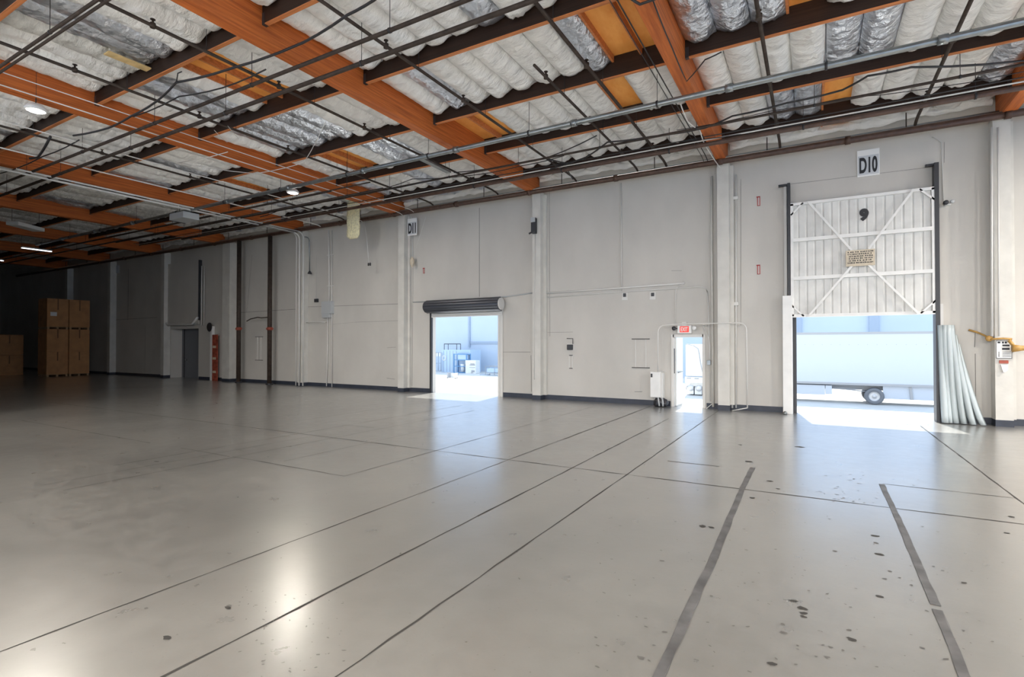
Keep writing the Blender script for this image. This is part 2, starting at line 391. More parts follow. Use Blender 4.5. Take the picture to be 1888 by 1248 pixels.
# ------------------------------------------------------------------ ROOF
struct('ceiling', MB().box(-62.3, 16, -16, D + .25, ZD, ZD + .12), M['ply'])
names_g = {0: 'beyond the right edge, over the corner beside the rightmost wall pilaster', 1: 'at top right, ending above the pilaster with the warning labels',
           2: 'ending above the wall pilaster between exit door and door nine', 3: 'ending above the pilaster just right of the roller door',
           4: 'ending above the pilaster left of the roller door', 5: 'ending where the white conduits drop at the wall',
           6: 'fourth from the dark end, ending above the wide pale pilaster', 7: 'third from the dark end, dim, above the dark doorway', 8: 'second from the dark end of the hall', 9: 'farthest one in the dark end of the hall'}
for k, x in enumerate(GX):
    y0 = -8 if k > 0 else 2
    mb = MB(); mb.box(x - .13, x + .13, y0, D - .02, ZG, ZD)
    g = mb.build('roof_girder', M['girder'], None, .01)
    tag(g, 'orange timber roof girder ' + names_g[k], 'girder', 'timber roof girders')
bayname = {0: 'at the far right edge', 1: 'above door nine', 2: 'between the roller door and exit door', 3: 'above the roller door', 4: 'just left of the roller door',
           5: 'above the two brown riser pipes', 6: 'above the dark doorway', 7: 'in the dim left end', 8: 'in the dark left end'}
rowname = ['nearest the camera', 'fifth row out from the wall', 'fourth row out from the wall', 'third row out from the wall', 'second row out from the wall', 'first row out from the wall']
proto_p = {}
for k in range(len(GX) - 1):
    xa, xb = GX[k + 1] + .13, GX[k] - .13
    for j, y in enumerate(PY):
        if not any(seen((xa + (xb - xa) * t / 8, y, ZP), 120) for t in range(9)): continue
        key = 'p'
        if key not in proto_p:
            root = thing('roof_purlin', '', 'purlin', ((xa + xb) / 2, y, ZP), 'timber roof purlins')
            L = (xb - xa) / 2
            a = MB().box(root.location.x - L, root.location.x + L, y - .036, y + .036, ZP + .018, ZD - .002).build('beam', M['purlin'], root)
            b = MB().box(root.location.x - L, root.location.x + L, y - .037, y + .037, ZP, ZP + .018).build('bottom_edge', M['chord'], root)
            b['label'] = 'thin orange timber edge'
            h = []
            for sgn in (-1, 1):
                h.append(MB().box(root.location.x + sgn * L - sgn * .002, root.location.x + sgn * (L - .07), y - .042, y + .042, ZP - .004, ZP + .2).build('joist_hanger', M['black'], root))
            proto_p[key] = (root, [a, b] + h); o = root
        else:
            src, ch = proto_p[key]; o = src.copy(); COL.objects.link(o); o.location = ((xa + xb) / 2, y, ZP)
            for c in ch:
                q = c.copy(); COL.objects.link(q); q.parent = o
        o['label'] = 'dark roof purlin %s, %s' % (rowname[j], bayname[k])

# insulation batts -------------------------------------------------
ZI = 7.70
def batt_mesh(kind, seed, ly=2.2, w=.605):
    rr = random.Random(seed); nx, ny = 12, 30; vs = []; fs = []
    sag = rr.uniform(.13, .19) if kind != 'foil' else rr.uniform(.10, .16)
    ph = [rr.uniform(0, 6.3) for _ in range(6)]; cr = .006 if kind != 'foil' else .014
    for i in range(ny + 1):
        v = i / ny; y = (v - .5) * ly; end = min(1, min(v, 1 - v) / .06); e = math.sqrt(max(0, 1 - (1 - end) ** 2))
        for j in range(nx + 1):
            u = j / nx * 2 - 1
            cs = (1 - abs(u) ** 2.6); z = -sag * cs * (.35 + .65 * e)
            wv = noise.noise(Vector((u * 1.4 + seed * 7, y * 5 + math.sin(u * 2 + ph[0]) * .5, seed)))
            wv2 = noise.noise(Vector((u * 3 + y * 2 + ph[1], y * 9, seed * 3.1)))
            z += (wv * .028 + wv2 * cr) * cs + .02 * math.sin(y * 2.1 + ph[2]) * cs
            z += -abs(noise.noise(Vector((y * 3.3 + ph[3], u * .8, 3)))) * .03 * cs
            rg = 1 - abs(noise.noise(Vector((u * 1.1 + ph[4], y * 2.6 + u * .6, seed * 1.7)))) * 2; z += max(0, rg - .72) * .11 * cs
            rg = 1 - abs(noise.noise(Vector((u * 2.2 + ph[5], y * 1.1 - u * .8, seed * 2.9)))) * 2; z += max(0, rg - .8) * .09 * cs
            if kind == 'foil': z += noise.noise(Vector((u * 6, y * 14, seed))) * .012 * cs
            vs.append((u * w / 2 + wv2 * .01, y + noise.noise(Vector((u * 3, seed, v))) * .02 * (1 - end), z))
    for i in range(ny):
        for j in range(nx):
            a = i * (nx + 1) + j; fs.append((a, a + nx + 1, a + nx + 2, a + 1))
    top = len(vs); h = .085
    vs += [(-w / 2, -ly / 2, h), (w / 2, -ly / 2, h), (w / 2, ly / 2, h), (-w / 2, ly / 2, h)]
    fs.append((top, top + 1, top + 2, top + 3))
    c0, c1, c2, c3 = 0, nx, (ny + 1) * (nx + 1) - 1, ny * (nx + 1)
    fs.append([top] + list(range(c0, c1 + 1)) + [top + 1]); fs.append([top + 2] + list(range(c2, c3 - 1, -1)) + [top + 3])
    fs.append([top + 1] + [i * (nx + 1) + nx for i in range(ny + 1)] + [top + 2]); fs.append([top + 3] + [i * (nx + 1) for i in range(ny, -1, -1)] + [top])
    me = bpy.data.meshes.new('insulation_batt_' + kind); me.from_pydata(vs, [], fs)
    me.materials.append(M[kind])
    me.polygons.foreach_set('use_smooth', [len(f) == 4 and i < nx * ny for i, f in enumerate(fs)])
    bm = bmesh.new(); bm.from_mesh(me); bmesh.ops.recalc_face_normals(bm, faces=bm.faces); bm.to_mesh(me); bm.free(); me.update()
    return me
battm = {('vinyl', s): batt_mesh('vinyl', s + 1) for s in range(7)}
battm.update({('foil', s): batt_mesh('foil', s + 20) for s in range(4)})
battm.update({('vinyl2', s): batt_mesh('vinyl2', s + 40) for s in range(3)})
short = {(kd, s): batt_mesh(kd, s + 60, ly=1.04) for kd in ('vinyl', 'foil', 'vinyl2') for s in range(3)}
def cell(px, py, z=ZI):
    p = onZ(px, py, z)
    for k in range(len(GX) - 1):
        if GX[k + 1] <= p.x < GX[k]: break
    i = int((p.x - GX[k + 1] - .13) / .584); i = max(0, min(9, i))
    rows = PY + [D]
    for j in range(len(rows) - 1):
        if rows[j] <= p.y < rows[j + 1]: break
    else: j = -1
    return (k, j, i)
missing = {cell(*p) for p in [(1165, 65), (1125, 40), (1165, 175), (945, 240), (900, 225), (1535, 190), (1535, 225), (1470, 10), (440, 150), (400, 120), (480, 165), (650, 300), (700, 300), (440, 335), (480, 345), (860, 245)]}
foils = {cell(*p) for p in [(1085, 85), (1200, 50), (900, 40), (810, 165), (370, 180), (410, 195), (450, 210), (340, 185), (600, 235), (640, 250), (570, 225), (530, 250), (480, 250), (1420, 20), (1380, 15), (1560, 10), (1610, 5), (1490, 185), (1450, 195), (1300, 60), (260, 75), (180, 70), (300, 100), (120, 40), (700, 280), (740, 290), (600, 270), (1850, 130), (1850, 190), (560, 330), (600, 350), (300, 340), (450, 270), (230, 90), (660, 330), (500, 370)]} - missing
kraft = {cell(250, 120)}
order = ['first', 'second', 'third', 'fourth', 'fifth', 'sixth', 'seventh', 'eighth', 'ninth', 'tenth']
cand = []; rest = []
rows = [1.0] + PY + [D - .02]
for k in range(len(GX) - 1):
    for j in range(-1, len(PY)):
        ya, yb = rows[j + 1] + .06, rows[j + 2] - .06
        for i in range(10):
            x = GX[k + 1] + .13 + .584 * (i + .5)
            if (k, j, i) in missing: continue
            q = project((x, (ya + yb) / 2, ZI - .1)); vis = any(seen((x, ya + (yb - ya) * t, ZI - .1), 20) for t in (0, .25, .5, .75, 1))
            item = (k, j, i, x, ya, yb)
            (cand if vis and q else rest).append(((1 / q[2] ** 2 * abs(EYE - ZI) / q[2] if q else 0), item))
cand.sort(key=lambda t: -t[0]); rest += cand[296:]; cand = cand[:296]
BR = {-1: 'row nearest the camera', 0: 'sixth row from wall', 1: 'fifth row from wall', 2: 'fourth row from wall', 3: 'third row from wall', 4: 'second row from wall', 5: 'row against the wall'}
bayshort = {0: 'far right bay', 1: 'bay over door nine', 2: 'bay over exit door', 3: 'bay over roller door', 4: 'bay left of roller door', 5: 'bay over brown riser pipes', 6: 'bay over dark doorway', 7: 'dim left bay', 8: 'darkest left bay'}
for _, (k, j, i, x, ya, yb) in cand:
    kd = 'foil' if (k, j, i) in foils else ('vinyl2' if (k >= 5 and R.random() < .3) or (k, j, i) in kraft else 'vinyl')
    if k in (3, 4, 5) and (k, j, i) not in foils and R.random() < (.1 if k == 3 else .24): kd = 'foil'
    pool = short if j == 5 else battm
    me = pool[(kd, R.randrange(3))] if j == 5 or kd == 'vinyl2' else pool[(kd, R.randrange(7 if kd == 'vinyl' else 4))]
    o = bpy.data.objects.new('insulation_batt', me); COL.objects.link(o)
    ln = 1.04 if j == 5 else 2.2
    o.location = (x, (ya + yb) / 2, ZI + R.uniform(-.015, .01)); o.scale = (.575 / .605, (yb - ya) / ln * .995, 1); o.rotation_euler = (R.uniform(-.006, .006), R.uniform(-.02, .02), PI if R.random() < .5 else 0)
    w = {'foil': 'silver', 'vinyl': 'white', 'vinyl2': 'greyish'}[kd]
    tag(o, '%s roof batt, %s from left, %s, %s' % (w, order[i], BR[j], bayshort[k]), 'insulation batt', 'roof insulation batts')
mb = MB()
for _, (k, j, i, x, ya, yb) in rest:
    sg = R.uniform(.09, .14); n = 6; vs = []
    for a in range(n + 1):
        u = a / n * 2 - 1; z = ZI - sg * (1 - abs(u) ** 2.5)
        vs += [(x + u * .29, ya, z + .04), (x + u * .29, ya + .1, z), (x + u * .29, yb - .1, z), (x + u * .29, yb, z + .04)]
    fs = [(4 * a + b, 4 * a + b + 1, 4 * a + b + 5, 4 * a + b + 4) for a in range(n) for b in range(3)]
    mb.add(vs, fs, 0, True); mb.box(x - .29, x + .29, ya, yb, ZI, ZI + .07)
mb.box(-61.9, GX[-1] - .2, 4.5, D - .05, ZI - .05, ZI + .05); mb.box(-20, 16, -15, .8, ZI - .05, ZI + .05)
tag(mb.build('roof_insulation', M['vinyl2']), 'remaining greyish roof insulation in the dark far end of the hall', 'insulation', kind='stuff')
# exposed joists where batts are missing
for (k, j, i) in sorted(missing):
    if j < 0: continue
    ya, yb = rows[j + 1] + .06, rows[j + 2] - .06
    x = GX[k + 1] + .13 + .584 * i
    if (k, j, i - 1) in missing or i == 0:
        if i == 0: continue
    o = MB().box(x - .022, x + .022, ya, yb, ZD - .14, ZD - .002).build('roof_joist', M['chord'])
    tag(o, 'orange joist in gap, %s from left, %s, %s' % (order[i], BR[j], bayshort[k]), 'joist', 'roof joists in open gaps')
# torn blanket edge hanging along the wall top
for k in range(0, 7):
    xa, xb = GX[k + 1] + .2, GX[k] - .2; n = 60; vs = []; rr = random.Random(k + 3)
    for a in range(n + 1):
        u = a / n; x = xa + (xb - xa) * u; drop = .22 + .10 * noise.noise(Vector((x * 1.1, 5, k))) + .05 * noise.noise(Vector((x * 4, 1, k)))
        for b in range(7):
            t = b / 6; z = ZI - .02 - drop * t; y = D - .10 - .05 * math.sin(t * PI) * (1 + noise.noise(Vector((x * 2, t * 3, 2)))) - .05 * noise.noise(Vector((x * 2.4, t * 2.3, 8)))
            vs.append((x, y, z))
    m_ = MB().add(vs, [(7 * a + b, 7 * a + b + 1, 7 * a + b + 8, 7 * a + b + 7) for a in range(n) for b in range(6)], 0, True)
    m_.add([(v[0], v[1] + .05, v[2]) for v in vs], [(7 * a + b, 7 * a + b + 7, 7 * a + b + 8, 7 * a + b + 1) for a in range(n) for b in range(6)], 0, True)
    e = 7 * (n + 1)
    m_.f += [[7 * a + 6, 7 * a + 13, e + 7 * a + 13, e + 7 * a + 6] for a in range(n)]; m_.m += [0] * n; m_.sm += [False] * n
    tag(m_.build('insulation_skirt', M['vinyl']), 'ragged white insulation edge drooping at wall top, %s' % bayshort[k], 'insulation', 'insulation edges at wall top')
# yellow wool strip hanging down
a = onY(640, 362, 14.9); b = onY(662, 438, 14.9)
mb = MB(); n = 22; m2 = 5
def strip3(mb, x0, x1, y0, y1, z0, z1, amp, seed):
    vs = []; n = 24
    for a in range(n + 1):
        t = a / n; z = z1 + (z0 - z1) * t; dx = amp * noise.noise(Vector((t * 3, seed, 0))); r = (1 - max(0, t - .93) / .07 * .35)
        cx, cy = (x0 + x1) / 2 + dx, (y0 + y1) / 2
        for q in range(10):
            an = 2 * PI * q / 10; cxx = math.copysign(abs(math.cos(an)) ** .5, math.cos(an)); syy = math.copysign(abs(math.sin(an)) ** .5, math.sin(an))
            w = 1 + .12 * noise.noise(Vector((q, t * 9, seed)))
            vs.append((cx + (x1 - x0) / 2 * cxx * r * w, cy + (y1 - y0) / 2 * syy * r * w, z))
    mb.add(vs, [(10 * a + q, 10 * a + (q + 1) % 10, 10 * a + 10 + (q + 1) % 10, 10 * a + 10 + q) for a in range(n) for q in range(10)] + [tuple(range(10)), tuple(10 * n + q for q in range(9, -1, -1))], 0, True)
strip3(mb, a.x, b.x, 14.85, 15.0, b.z, 7.66, .05, 3)
tag(mb.build('hanging_insulation', M['glassw']), 'yellow glass wool strip hanging from the roof near the wall', 'insulation')
a = onZ(195, 98, 7.53); b = onZ(275, 130, 7.53)
mb = MB(); mb.bar((a.x, a.y, 7.545), (b.x, b.y, 7.545), .22, .03, (0, 0, 1)); tag(mb.build('paper_strip', M['kraft'], None, .01), 'yellowed paper strip peeling off silver insulation at upper left', 'paper')
a = onZ(775, 292, 7.0); b = onZ(828, 318, 7.0)
mb = MB(); mb.bar(a, b, .16, .05, (0, 0, 1)); tag(mb.build('sheet_metal_strip', M['conduit'], None, .006), 'short bright metal plate slung under the roof above the roller door', 'metal plate')

# ------------------------------------------------------------------ PIPES
def rods(mb, pts, r=.006):
    for p, top in pts: mb.tube([(p[0], p[1], p[2]), (p[0], p[1], top)], r, 5)
def xpipe(px, py, z, r, xa, xb, m, name, label, cat='pipe', hang=3.05, coup=False, group=None):
    y = onZ(px, py, z).y; xa, xb = max(xa, -60), min(xb, 14)
    t = thing(name, label, cat, (xb, y, z), group)
    sag = 0; MB().tube([(xa, y, z), ((xa + xb) / 2, y, z), (xb, y, z)], r, 10).build('run', m, t)
    if hang:
        x = xb - R.uniform(.5, 2); n = 0
        while x > xa and n < 40:
            mb = MB(); rods(mb, [((x, y, z + r * .5), ZD)]); mb.cyl((0, y, z), r * 1.25, x - .02, x + .02, 'X', 10)
            if seen((x, y, z), 30): mb.build('hanger', M['cable'], t)
            x -= hang; n += 1
    if coup:
        x = xb - 2.2; 
        while x > xa:
            if seen((x, y, z), 10): MB().cyl((0, y, z), r * 1.35, x - .07, x + .07, 'X', 12).build('coupling', m, t)
            x -= 3.3
    return t
xpipe(1248, 184, 6.92, .06, -34, 14, M['conduit'], 'ceiling_conduit', 'thick galvanised conduit crossing under all the girders', coup=True, group=None)
xpipe(600, 103, 6.96, .036, -60, 14, M['pipe'], 'ceiling_pipe', 'upper of two parallel dark pipes crossing the upper left ceiling', hang=3.6)
xpipe(600, 141, 6.94, .042, -60, 14, M['pipe'], 'ceiling_pipe', 'lower of two parallel dark pipes crossing the upper left ceiling', hang=4.1)
xpipe(1248, 244, 6.95, .028, -30, 14, M['pipe'], 'ceiling_pipe', 'thin dark pipe just below the thick galvanised conduit', hang=2.4)
xpipe(1248, 276, 6.9, .055, -26, 14, M['pipebrown'], 'ceiling_pipe', 'thick dark pipe running close above the wall main', hang=3.05)
xpipe(1248, 268, 6.97, .016, -30, 14, M['lightpipe'], 'ceiling_conduit', 'thin pale conduit riding above the thick dark pipe', 'conduit', hang=0)
xpipe(1248, 262, 7.0, .012, -30, 14, M['cable'], 'ceiling_conduit', 'thin black conduit above the thick dark pipe near wall', 'conduit', hang=0)
xpipe(100, 54, 6.95, .026, -40, -5, M['pipe'], 'ceiling_pipe', 'first dark pipe across the top left corner', hang=4)
xpipe(104, 64, 6.93, .022, -40, -5, M['pipe'], 'ceiling_pipe', 'second dark pipe across the top left corner, just below the first', hang=0)
xpipe(300, 428, 6.9, .03, -50, -12, M['pipe'], 'ceiling_pipe', 'dark pipe crossing low over the brown risers', hang=4)
xpipe(300, 416, 6.95, .02, -50, -12, M['pipe'], 'ceiling_pipe', 'thin dark pipe just above the one crossing over brown risers', hang=4)
xpipe(600, 355, 7.02, .02, -50, -14, M['pipe'], 'ceiling_pipe', 'thin dark pipe passing behind the smaller round lamp', hang=4)
# wall main
t = thing('sprinkler_main', 'brown sprinkler main running along the top of the wall', 'pipe', (14, D - .48, 7.08))
MB().tube([(-52, D - .48, 7.06), (14, D - .48, 7.06)], .085, 14).build('run', M['pipebrown'], t)
for k in range(0, 20):
    x = 13 - 3.05 * k
    if seen((x, D, 7), 20):
        MB().cyl((0, D - .48, 7.06), .105, x - .06, x + .06, 'X', 14).build('coupling', M['pipebrown'], t)
        mb = MB(); rods(mb, [((x + 1.2, D - .48, 7.1), 7.5)], .014); mb.build('hanger', M['pipe'], t)
tag(MB().tube([(-40, D - .3, 7.22), (14, D - .3, 7.22)], .022, 8).build('wall_top_conduit', M['conduit']), 'thin grey conduit above the brown sprinkler main', 'conduit')

def ypipe(px, py, z, r, y0, y1, m, name, label, heads=True, cat='pipe', drop=True, group='sprinkler branch lines'):
    x = onZ(px, py, z).x
    t = thing(name, label, cat, (x, y1, z), group)
    pts = [(x, y0, z), (x, (y0 + y1) / 2, z), (x, y1 - .12, z), (x, y1 - .02, z - .03)] if not drop else [(x, y0, z), (x, y1 - .45, z), (x, y1 - .2, z - .02), (x, y1 - .05, z - .06)]
    MB().tube(pts, r, 9).build('run', m, t)
    if heads:
        y = y1 - 1.6
        while y > y0:
            if seen((x, y, z), 20):
                mb = MB(); mb.cyl((x, y, z), .018, z + r * .5, z + .10, 'Z', 8); mb.cyl((x, y, z), .04, z + .10, z + .11, 'Z', 10); mb.cyl((x, y, z), r * 1.5, z - r * 1.2, z + r * 1.4, 'Z', 10)
                mb.build('sprinkler_head', M['pipe'], t)
            if seen((x, y + .9, z), 20):
                mb = MB(); rods(mb, [((x, y + .9, z), ZD)]); mb.build('hanger', M['cable'], t)
            y -= 2.4
    return t
W = D - .46
ypipe(600, 7, 7.22, .03, 2, W, M['pipe'], 'sprinkler_branch', 'sprinkler branch pipe descending through the centre, over the roller door')
ypipe(902, 37, 7.22, .03, 8.9, W, M['pipe'], 'sprinkler_branch', 'sprinkler branch pipe starting mid bay, left of the two above exit door')
ypipe(986, 3, 7.22, .034, 4, W, M['pipe'], 'sprinkler_branch', 'sprinkler branch pipe crossing beside the foil batt, above exit door')
ypipe(1395, 5, 7.22, .034, 4, W, M['pipe'], 'sprinkler_branch', 'sprinkler branch pipe coming down above the left side of door nine')
ypipe(1790, 2, 7.22, .034, 4, W, M['pipe'], 'sprinkler_branch', 'sprinkler branch pipe at upper right, leaning left toward door nine')
ypipe(190, 3, 7.22, .03, 2, W, M['pipe'], 'sprinkler_branch', 'sprinkler branch pipe from top left, right of the large round lamp')
ypipe(0, 78, 7.22, .03, 2, W, M['pipe'], 'sprinkler_branch', 'sprinkler branch pipe entering at left edge above the large round lamp')
ypipe(320, 318, 7.22, .028, 3, W, M['pipe'], 'sprinkler_branch', 'sprinkler branch pipe left of the smaller round lamp')
ypipe(1142, 7, 7.15, .012, 4, W, M['cable'], 'ceiling_cable', 'straight thin black cable beside the girder over exit door', heads=False, cat='cable', group=None)
ypipe(1128, 7, 7.15, .008, 4, W, M['cable'], 'ceiling_cable', 'thinner black cable left of the straight one over exit door', heads=False, cat='cable', group=None)
ypipe(0, 156, 7.03, .013, 2, W, M['lightpipe'], 'ceiling_conduit', 'pale conduit fixed under the girder above the large round lamp', heads=False, cat='conduit', group=None)
ypipe(60, 152, 7.06, .01, 2, W, M['lightpipe'], 'ceiling_conduit', 'thin pale conduit along the side of girder above large lamp', heads=False, cat='conduit', group=None)
ypipe(0, 222, 7.0, .014, 3, W, M['lightpipe'], 'ceiling_conduit', 'pale conduit passing below the large round lamp', heads=False, cat='conduit', group=None)
ypipe(136, 305, 7.08, .02, 4, W, M['lightpipe'], 'ceiling_conduit', 'bright pale conduit along the girder left of smaller lamp', heads=False, cat='conduit', group=None)
# light rail conduit that turns down the wall
def wp(px, py, off=.03): v = onY(px, py, D - off); return v
x = wx(549, D - .06)
def arc(c, r, a0, a1, plane='YZ', n=6):
    out = []
    for i in range(n + 1):
        q = a0 + (a1 - a0) * i / n
        out.append((c[0], c[1] + r * math.cos(q), c[2] + r * math.sin(q)) if plane == 'YZ' else (c[0] + r * math.cos(q), c[1], c[2] + r * math.sin(q)))
    return out
for n_, (xx, r, top, lab) in enumerate([(wx(543, D - .5), .022, 6.96, 'pale conduit dropping down the wall, leftmost of the corner bundle'), (wx(549, D - .5), .035, 6.9, 'thick pale conduit dropping down the wall at the bundle middle'), (wx(556, D - .5), .028, 6.93, 'pale conduit dropping at the right of the corner bundle')]):
    yy = D - .42
    pts = [(xx, 4 + n_, top)] + [(xx, yy - .3, top)] + arc((xx, yy - .3, top - .3), .3, PI / 2, 0) + [(xx, yy, .02)]
    tag(MB().tube(pts, r, 10).build('wall_conduit', M['lightpipe']), lab, 'conduit')

# ceiling cables traced loosely
def cable(pts, r, m, label, z=6.98, sub=3):
    P = [onZ(px, py, z + (0 if len(q) == 0 else q[0])) for px, py, *q in pts]
    out = []
    for a, b in zip(P[:-1], P[1:]):
        for i in range(sub):
            t = i / sub; p = a.lerp(b, t); p.z -= .05 * math.sin(t * PI) * (a - b).length / 3; out.append(p)
    out.append(P[-1])
    return tag(MB().tube(out, r, 6).build('ceiling_cable', m), label, 'cable')
cable([(135, 250), (200, 236), (240, 215), (290, 186), (325, 152), (430, 125), (560, 78), (640, 28), (690, 0), (760, -60)], .022, M['cable'], 'black cable wandering up from left toward the top centre')
cable([(325, 152), (328, 135), (335, 132)], .01, M['cable'], 'short black cable drop above the smaller pipes at left')
cable([(246, 215), (330, 178), (410, 162), (490, 128)], .014, M['cable'], 'short black wire crossing the orange gap at left', 7.05)
cable([(1000, 315), (1080, 290), (1120, 262), (1200, 252), (1300, 236), (1350, 214), (1450, 190), (1553, 166), (1600, 140), (1680, 124), (1888, 112)], .02, M['cable'], 'black cable looping across the bay above door nine')
cable([(837, 318), (930, 306), (1010, 290), (1100, 250)], .014, M['cable'], 'black cable sagging behind the conduit over the roller door', 7.0)
cable([(690, 352), (760, 330), (880, 322), (960, 306), (1040, 287)], .012, M['cable'], 'thin black wire sagging near the hanging yellow wool', 7.0)
cable([(1160, -5), (1180, 8), (1250, -20)], .02, M['cable'], 'black cable stub at the top edge near the girder')
cable([(1200, -10), (1240, 90), (1266, 150), (1300, 110), (1330, 96)], .012, M['cable'], 'thin black wire hooked off the girder over exit door', 7.05)
cable([(1254, 190), (1268, 225), (1290, 240), (1300, 268), (1345, 330)], .014, M['lightpipe'], 'pale flexible conduit crossing the girder end above exit door', 6.98)
cable([(600, 225), (560, 300), (470, 320), (330, 300), (420, 280)], .01, M['lightpipe'], 'pale thin wire looping below the girder at left centre', 7.0)
cable([(420, 232), (440, 255), (418, 262), (395, 240)], .006, M['lightpipe'], 'small pale wire loop under the girder', 7.0)
cable([(93, 252), (70, 290), (55, 292)], .03, M['cable'], 'short dark diagonal brace under the left girder', 7.0)
cable([(146, 258), (80, 288), (0, 320)], .015, M['cable'], 'dark wire from the pale conduit down to left edge', 7.0)
cable([(480, 400), (520, 385), (600, 372), (650, 362), (700, 352), (800, 330)], .014, M['cable'], 'black wire bundle sagging left of the yellow wool', 6.95)
cable([(1008, 292), (1040, 300), (1056, 330)], .02, M['cable'], 'dark wire dropping to the wall main right of roller door', 7.0)
cable([(1248, 262), (1420, 238), (1600, 205), (1888, 160)], .01, M['cable'], 'thin black wire close above the thick pipe over door nine', 6.98, 2)
cable([(1248, 240), (1420, 205), (1560, 180), (1700, 165), (1888, 132)], .008, M['cable'], 'thin black wire strung between pipes above door nine', 7.02, 2)

# ------------------------------------------------------------------ LAMPS
def high_bay(loc, label, power, rad=.2, vis=True):
    t = thing('high_bay_lamp', label, 'lamp', loc, 'round ceiling lamps')
    c = loc
    MB().lathe(c, [(0, .12), (.10, .12), (.14, .09), (rad + .03, .03), (rad + .03, -.01), (rad, -.02), (rad, 0)], 28).build('housing', M['white'], t)
    MB().lathe(c, [(rad, -.01), (rad * .8, -.03), (0, -.04)], 28).build('lens', M['lamp'], t)
    MB().tube([(c[0], c[1], c[2] + .1), (c[0], c[1], ZD)], .01, 6).build('hanging_rod', M['cable'], t)
    ld = bpy.data.lights.new('high_bay_light', 'AREA'); ld.shape = 'DISK'; ld.size = rad * 2; ld.energy = power; ld.color = (1, .92, .82)
    lo = bpy.data.objects.new('high_bay_light', ld); COL.objects.link(lo); lo.parent = t; lo.location = (0, 0, -.06)
    return t
p1 = onZ(66, 203, 6.85); p2 = onZ(540, 355, 6.85)
high_bay((p1.x, p1.y, 6.85), 'large round lit lamp at the upper left', 120, .16)
high_bay((p2.x, p2.y, 6.85), 'smaller looking round lit lamp above the conduit left of centre', 80, .16)
ADDED_LAMPS = [(-11, -9), (-4, -9), (3, -9), (10, -9), (-11, -14.5), (-4, -14.5), (3, -14.5), (10, -14.5), (8.5, 6.5), (8.5, 13)]  # unseen lamps added behind and right of the camera to brighten the hall
for i, (x, y) in enumerate(ADDED_LAMPS):
    high_bay((x, y, 6.85), 'added round lamp out of view, there to brighten the hall', 1300 if y < 0 else 520, .3)
def tube_light(pa, pb, z, label, lit=True):
    a, b = onZ(*pa, z), onZ(*pb, z)
    t = thing('tube_light', label, 'lamp', (a + b) / 2, 'tube lights in the dark end')
    up = Vector((0, 0, 1))
    MB().bar(a + up * .05, b + up * .05, .16, .06, up).build('housing', M['white'], t)
    d = (b - a).normalized(); s = d.cross(up)
    for k in (-1, 1): MB().tube([a + s * .04 * k, b + s * .04 * k], .018, 8).build('tube', M['tube'], t)
    for e in (a, b): MB().tube([e + up * .05, (e.x, e.y, ZD)], .006, 5).build('hanger', M['cable'], t)
tube_light((40, 457), (95, 464), 6.8, 'lit tube lamp in the dark upper left end')
tube_light((0, 480), (5, 481), 6.8, 'small tube lamp at the very left edge in the dark')
a, b = onZ(22, 411, 6.85), onZ(72, 424, 6.85)
t = thing('unlit_fixture', 'wide unlit white light fixture near left edge under the girder', 'lamp', (a + b) / 2); MB().bar(a, b, .5, .16, (0, 0, 1)).build('housing', M['white'], t, .03)
for e in (a, b): MB().tube([(e.x, e.y, e.z + .08), (e.x, e.y, ZD)], .008, 5).build('hanger', M['cable'], t)
# grey box under the conduit
a = onZ(330, 402, 6.75); b = onZ(367, 400, 6.75)
t = thing('ceiling_box', 'pale grey box hanging under the thick conduit at left', 'box', (a.x, a.y, 6.6))
MB().box(a.x - .1, b.x, a.y - .3, a.y + .3, 6.62, 6.86).build('case', M['grey'], t, .01)
MB().box(a.x - .12, a.x - .1, a.y - .3, a.y + .3, 6.6, 6.88).build('end_cover', M['black'], t)
for s_ in (-.2, .2): MB().tube([((a.x + b.x) / 2, a.y + s_, 6.86), ((a.x + b.x) / 2, a.y + s_, ZD)], .008, 5).build('hanger', M['cable'], t)

# ------------------------------------------------------------------ DOOR NINE (D10)
X0, X1 = d10
def ztop(px, py, Y=D): return onY(px, py, Y).z
Yp = D - .17
zb = ztop(1600, 580, Yp); zt = ztop(1600, 361, Yp)
dr = tag(thing('door_1', None, None, ((X0 + X1) / 2, D, 0)), 'raised corrugated white dock door marked nine', 'door', None, 'structure')
pa, pb = wx(1459, Yp), wx(1726, Yp)
mb = MB(); n = int((pb - pa) / .045); pts = []
for i in range(int((pb - pa) / .19) + 1):
    x = pa + .19 * i
    for dx, dy in ((0, 0), (.025, -.02), (.15, -.02), (.175, 0)):
        if x + dx <= pb - .0: pts.append((x + dx, Yp + dy))
pts.append((pb, Yp))
vs = [(x, y, z) for x, y in pts for z in (zb, zt)] + [(x, y + .02, z) for x, y in pts for z in (zb, zt)]
k = len(pts)
fs = [(2 * i, 2 * i + 2, 2 * i + 3, 2 * i + 1) for i in range(k - 1)] + [(2 * k + 2 * i, 2 * k + 2 * i + 1, 2 * k + 2 * i + 3, 2 * k + 2 * i + 2) for i in range(k - 1)]
fs += [(2 * i, 2 * k + 2 * i, 2 * k + 2 * i + 2, 2 * i + 2) for i in range(k - 1)] + [(2 * i + 1, 2 * i + 3, 2 * k + 2 * i + 3, 2 * k + 2 * i + 1) for i in range(k - 1)]
MB().add(vs, fs).build('door_skin', M['doorsteel'], dr)
yb_ = Yp - .06
fr = MB(); fr.box(pa, pa + .07, yb_ - .02, Yp, zb, zt); fr.box(pb - .07, pb, yb_ - .02, Yp, zb, zt); fr.box(pa, pb, yb_ - .02, Yp, zb - .03, zb + .05); fr.box(pa, pb, yb_ - .02, Yp, zt - .05, zt + .02)
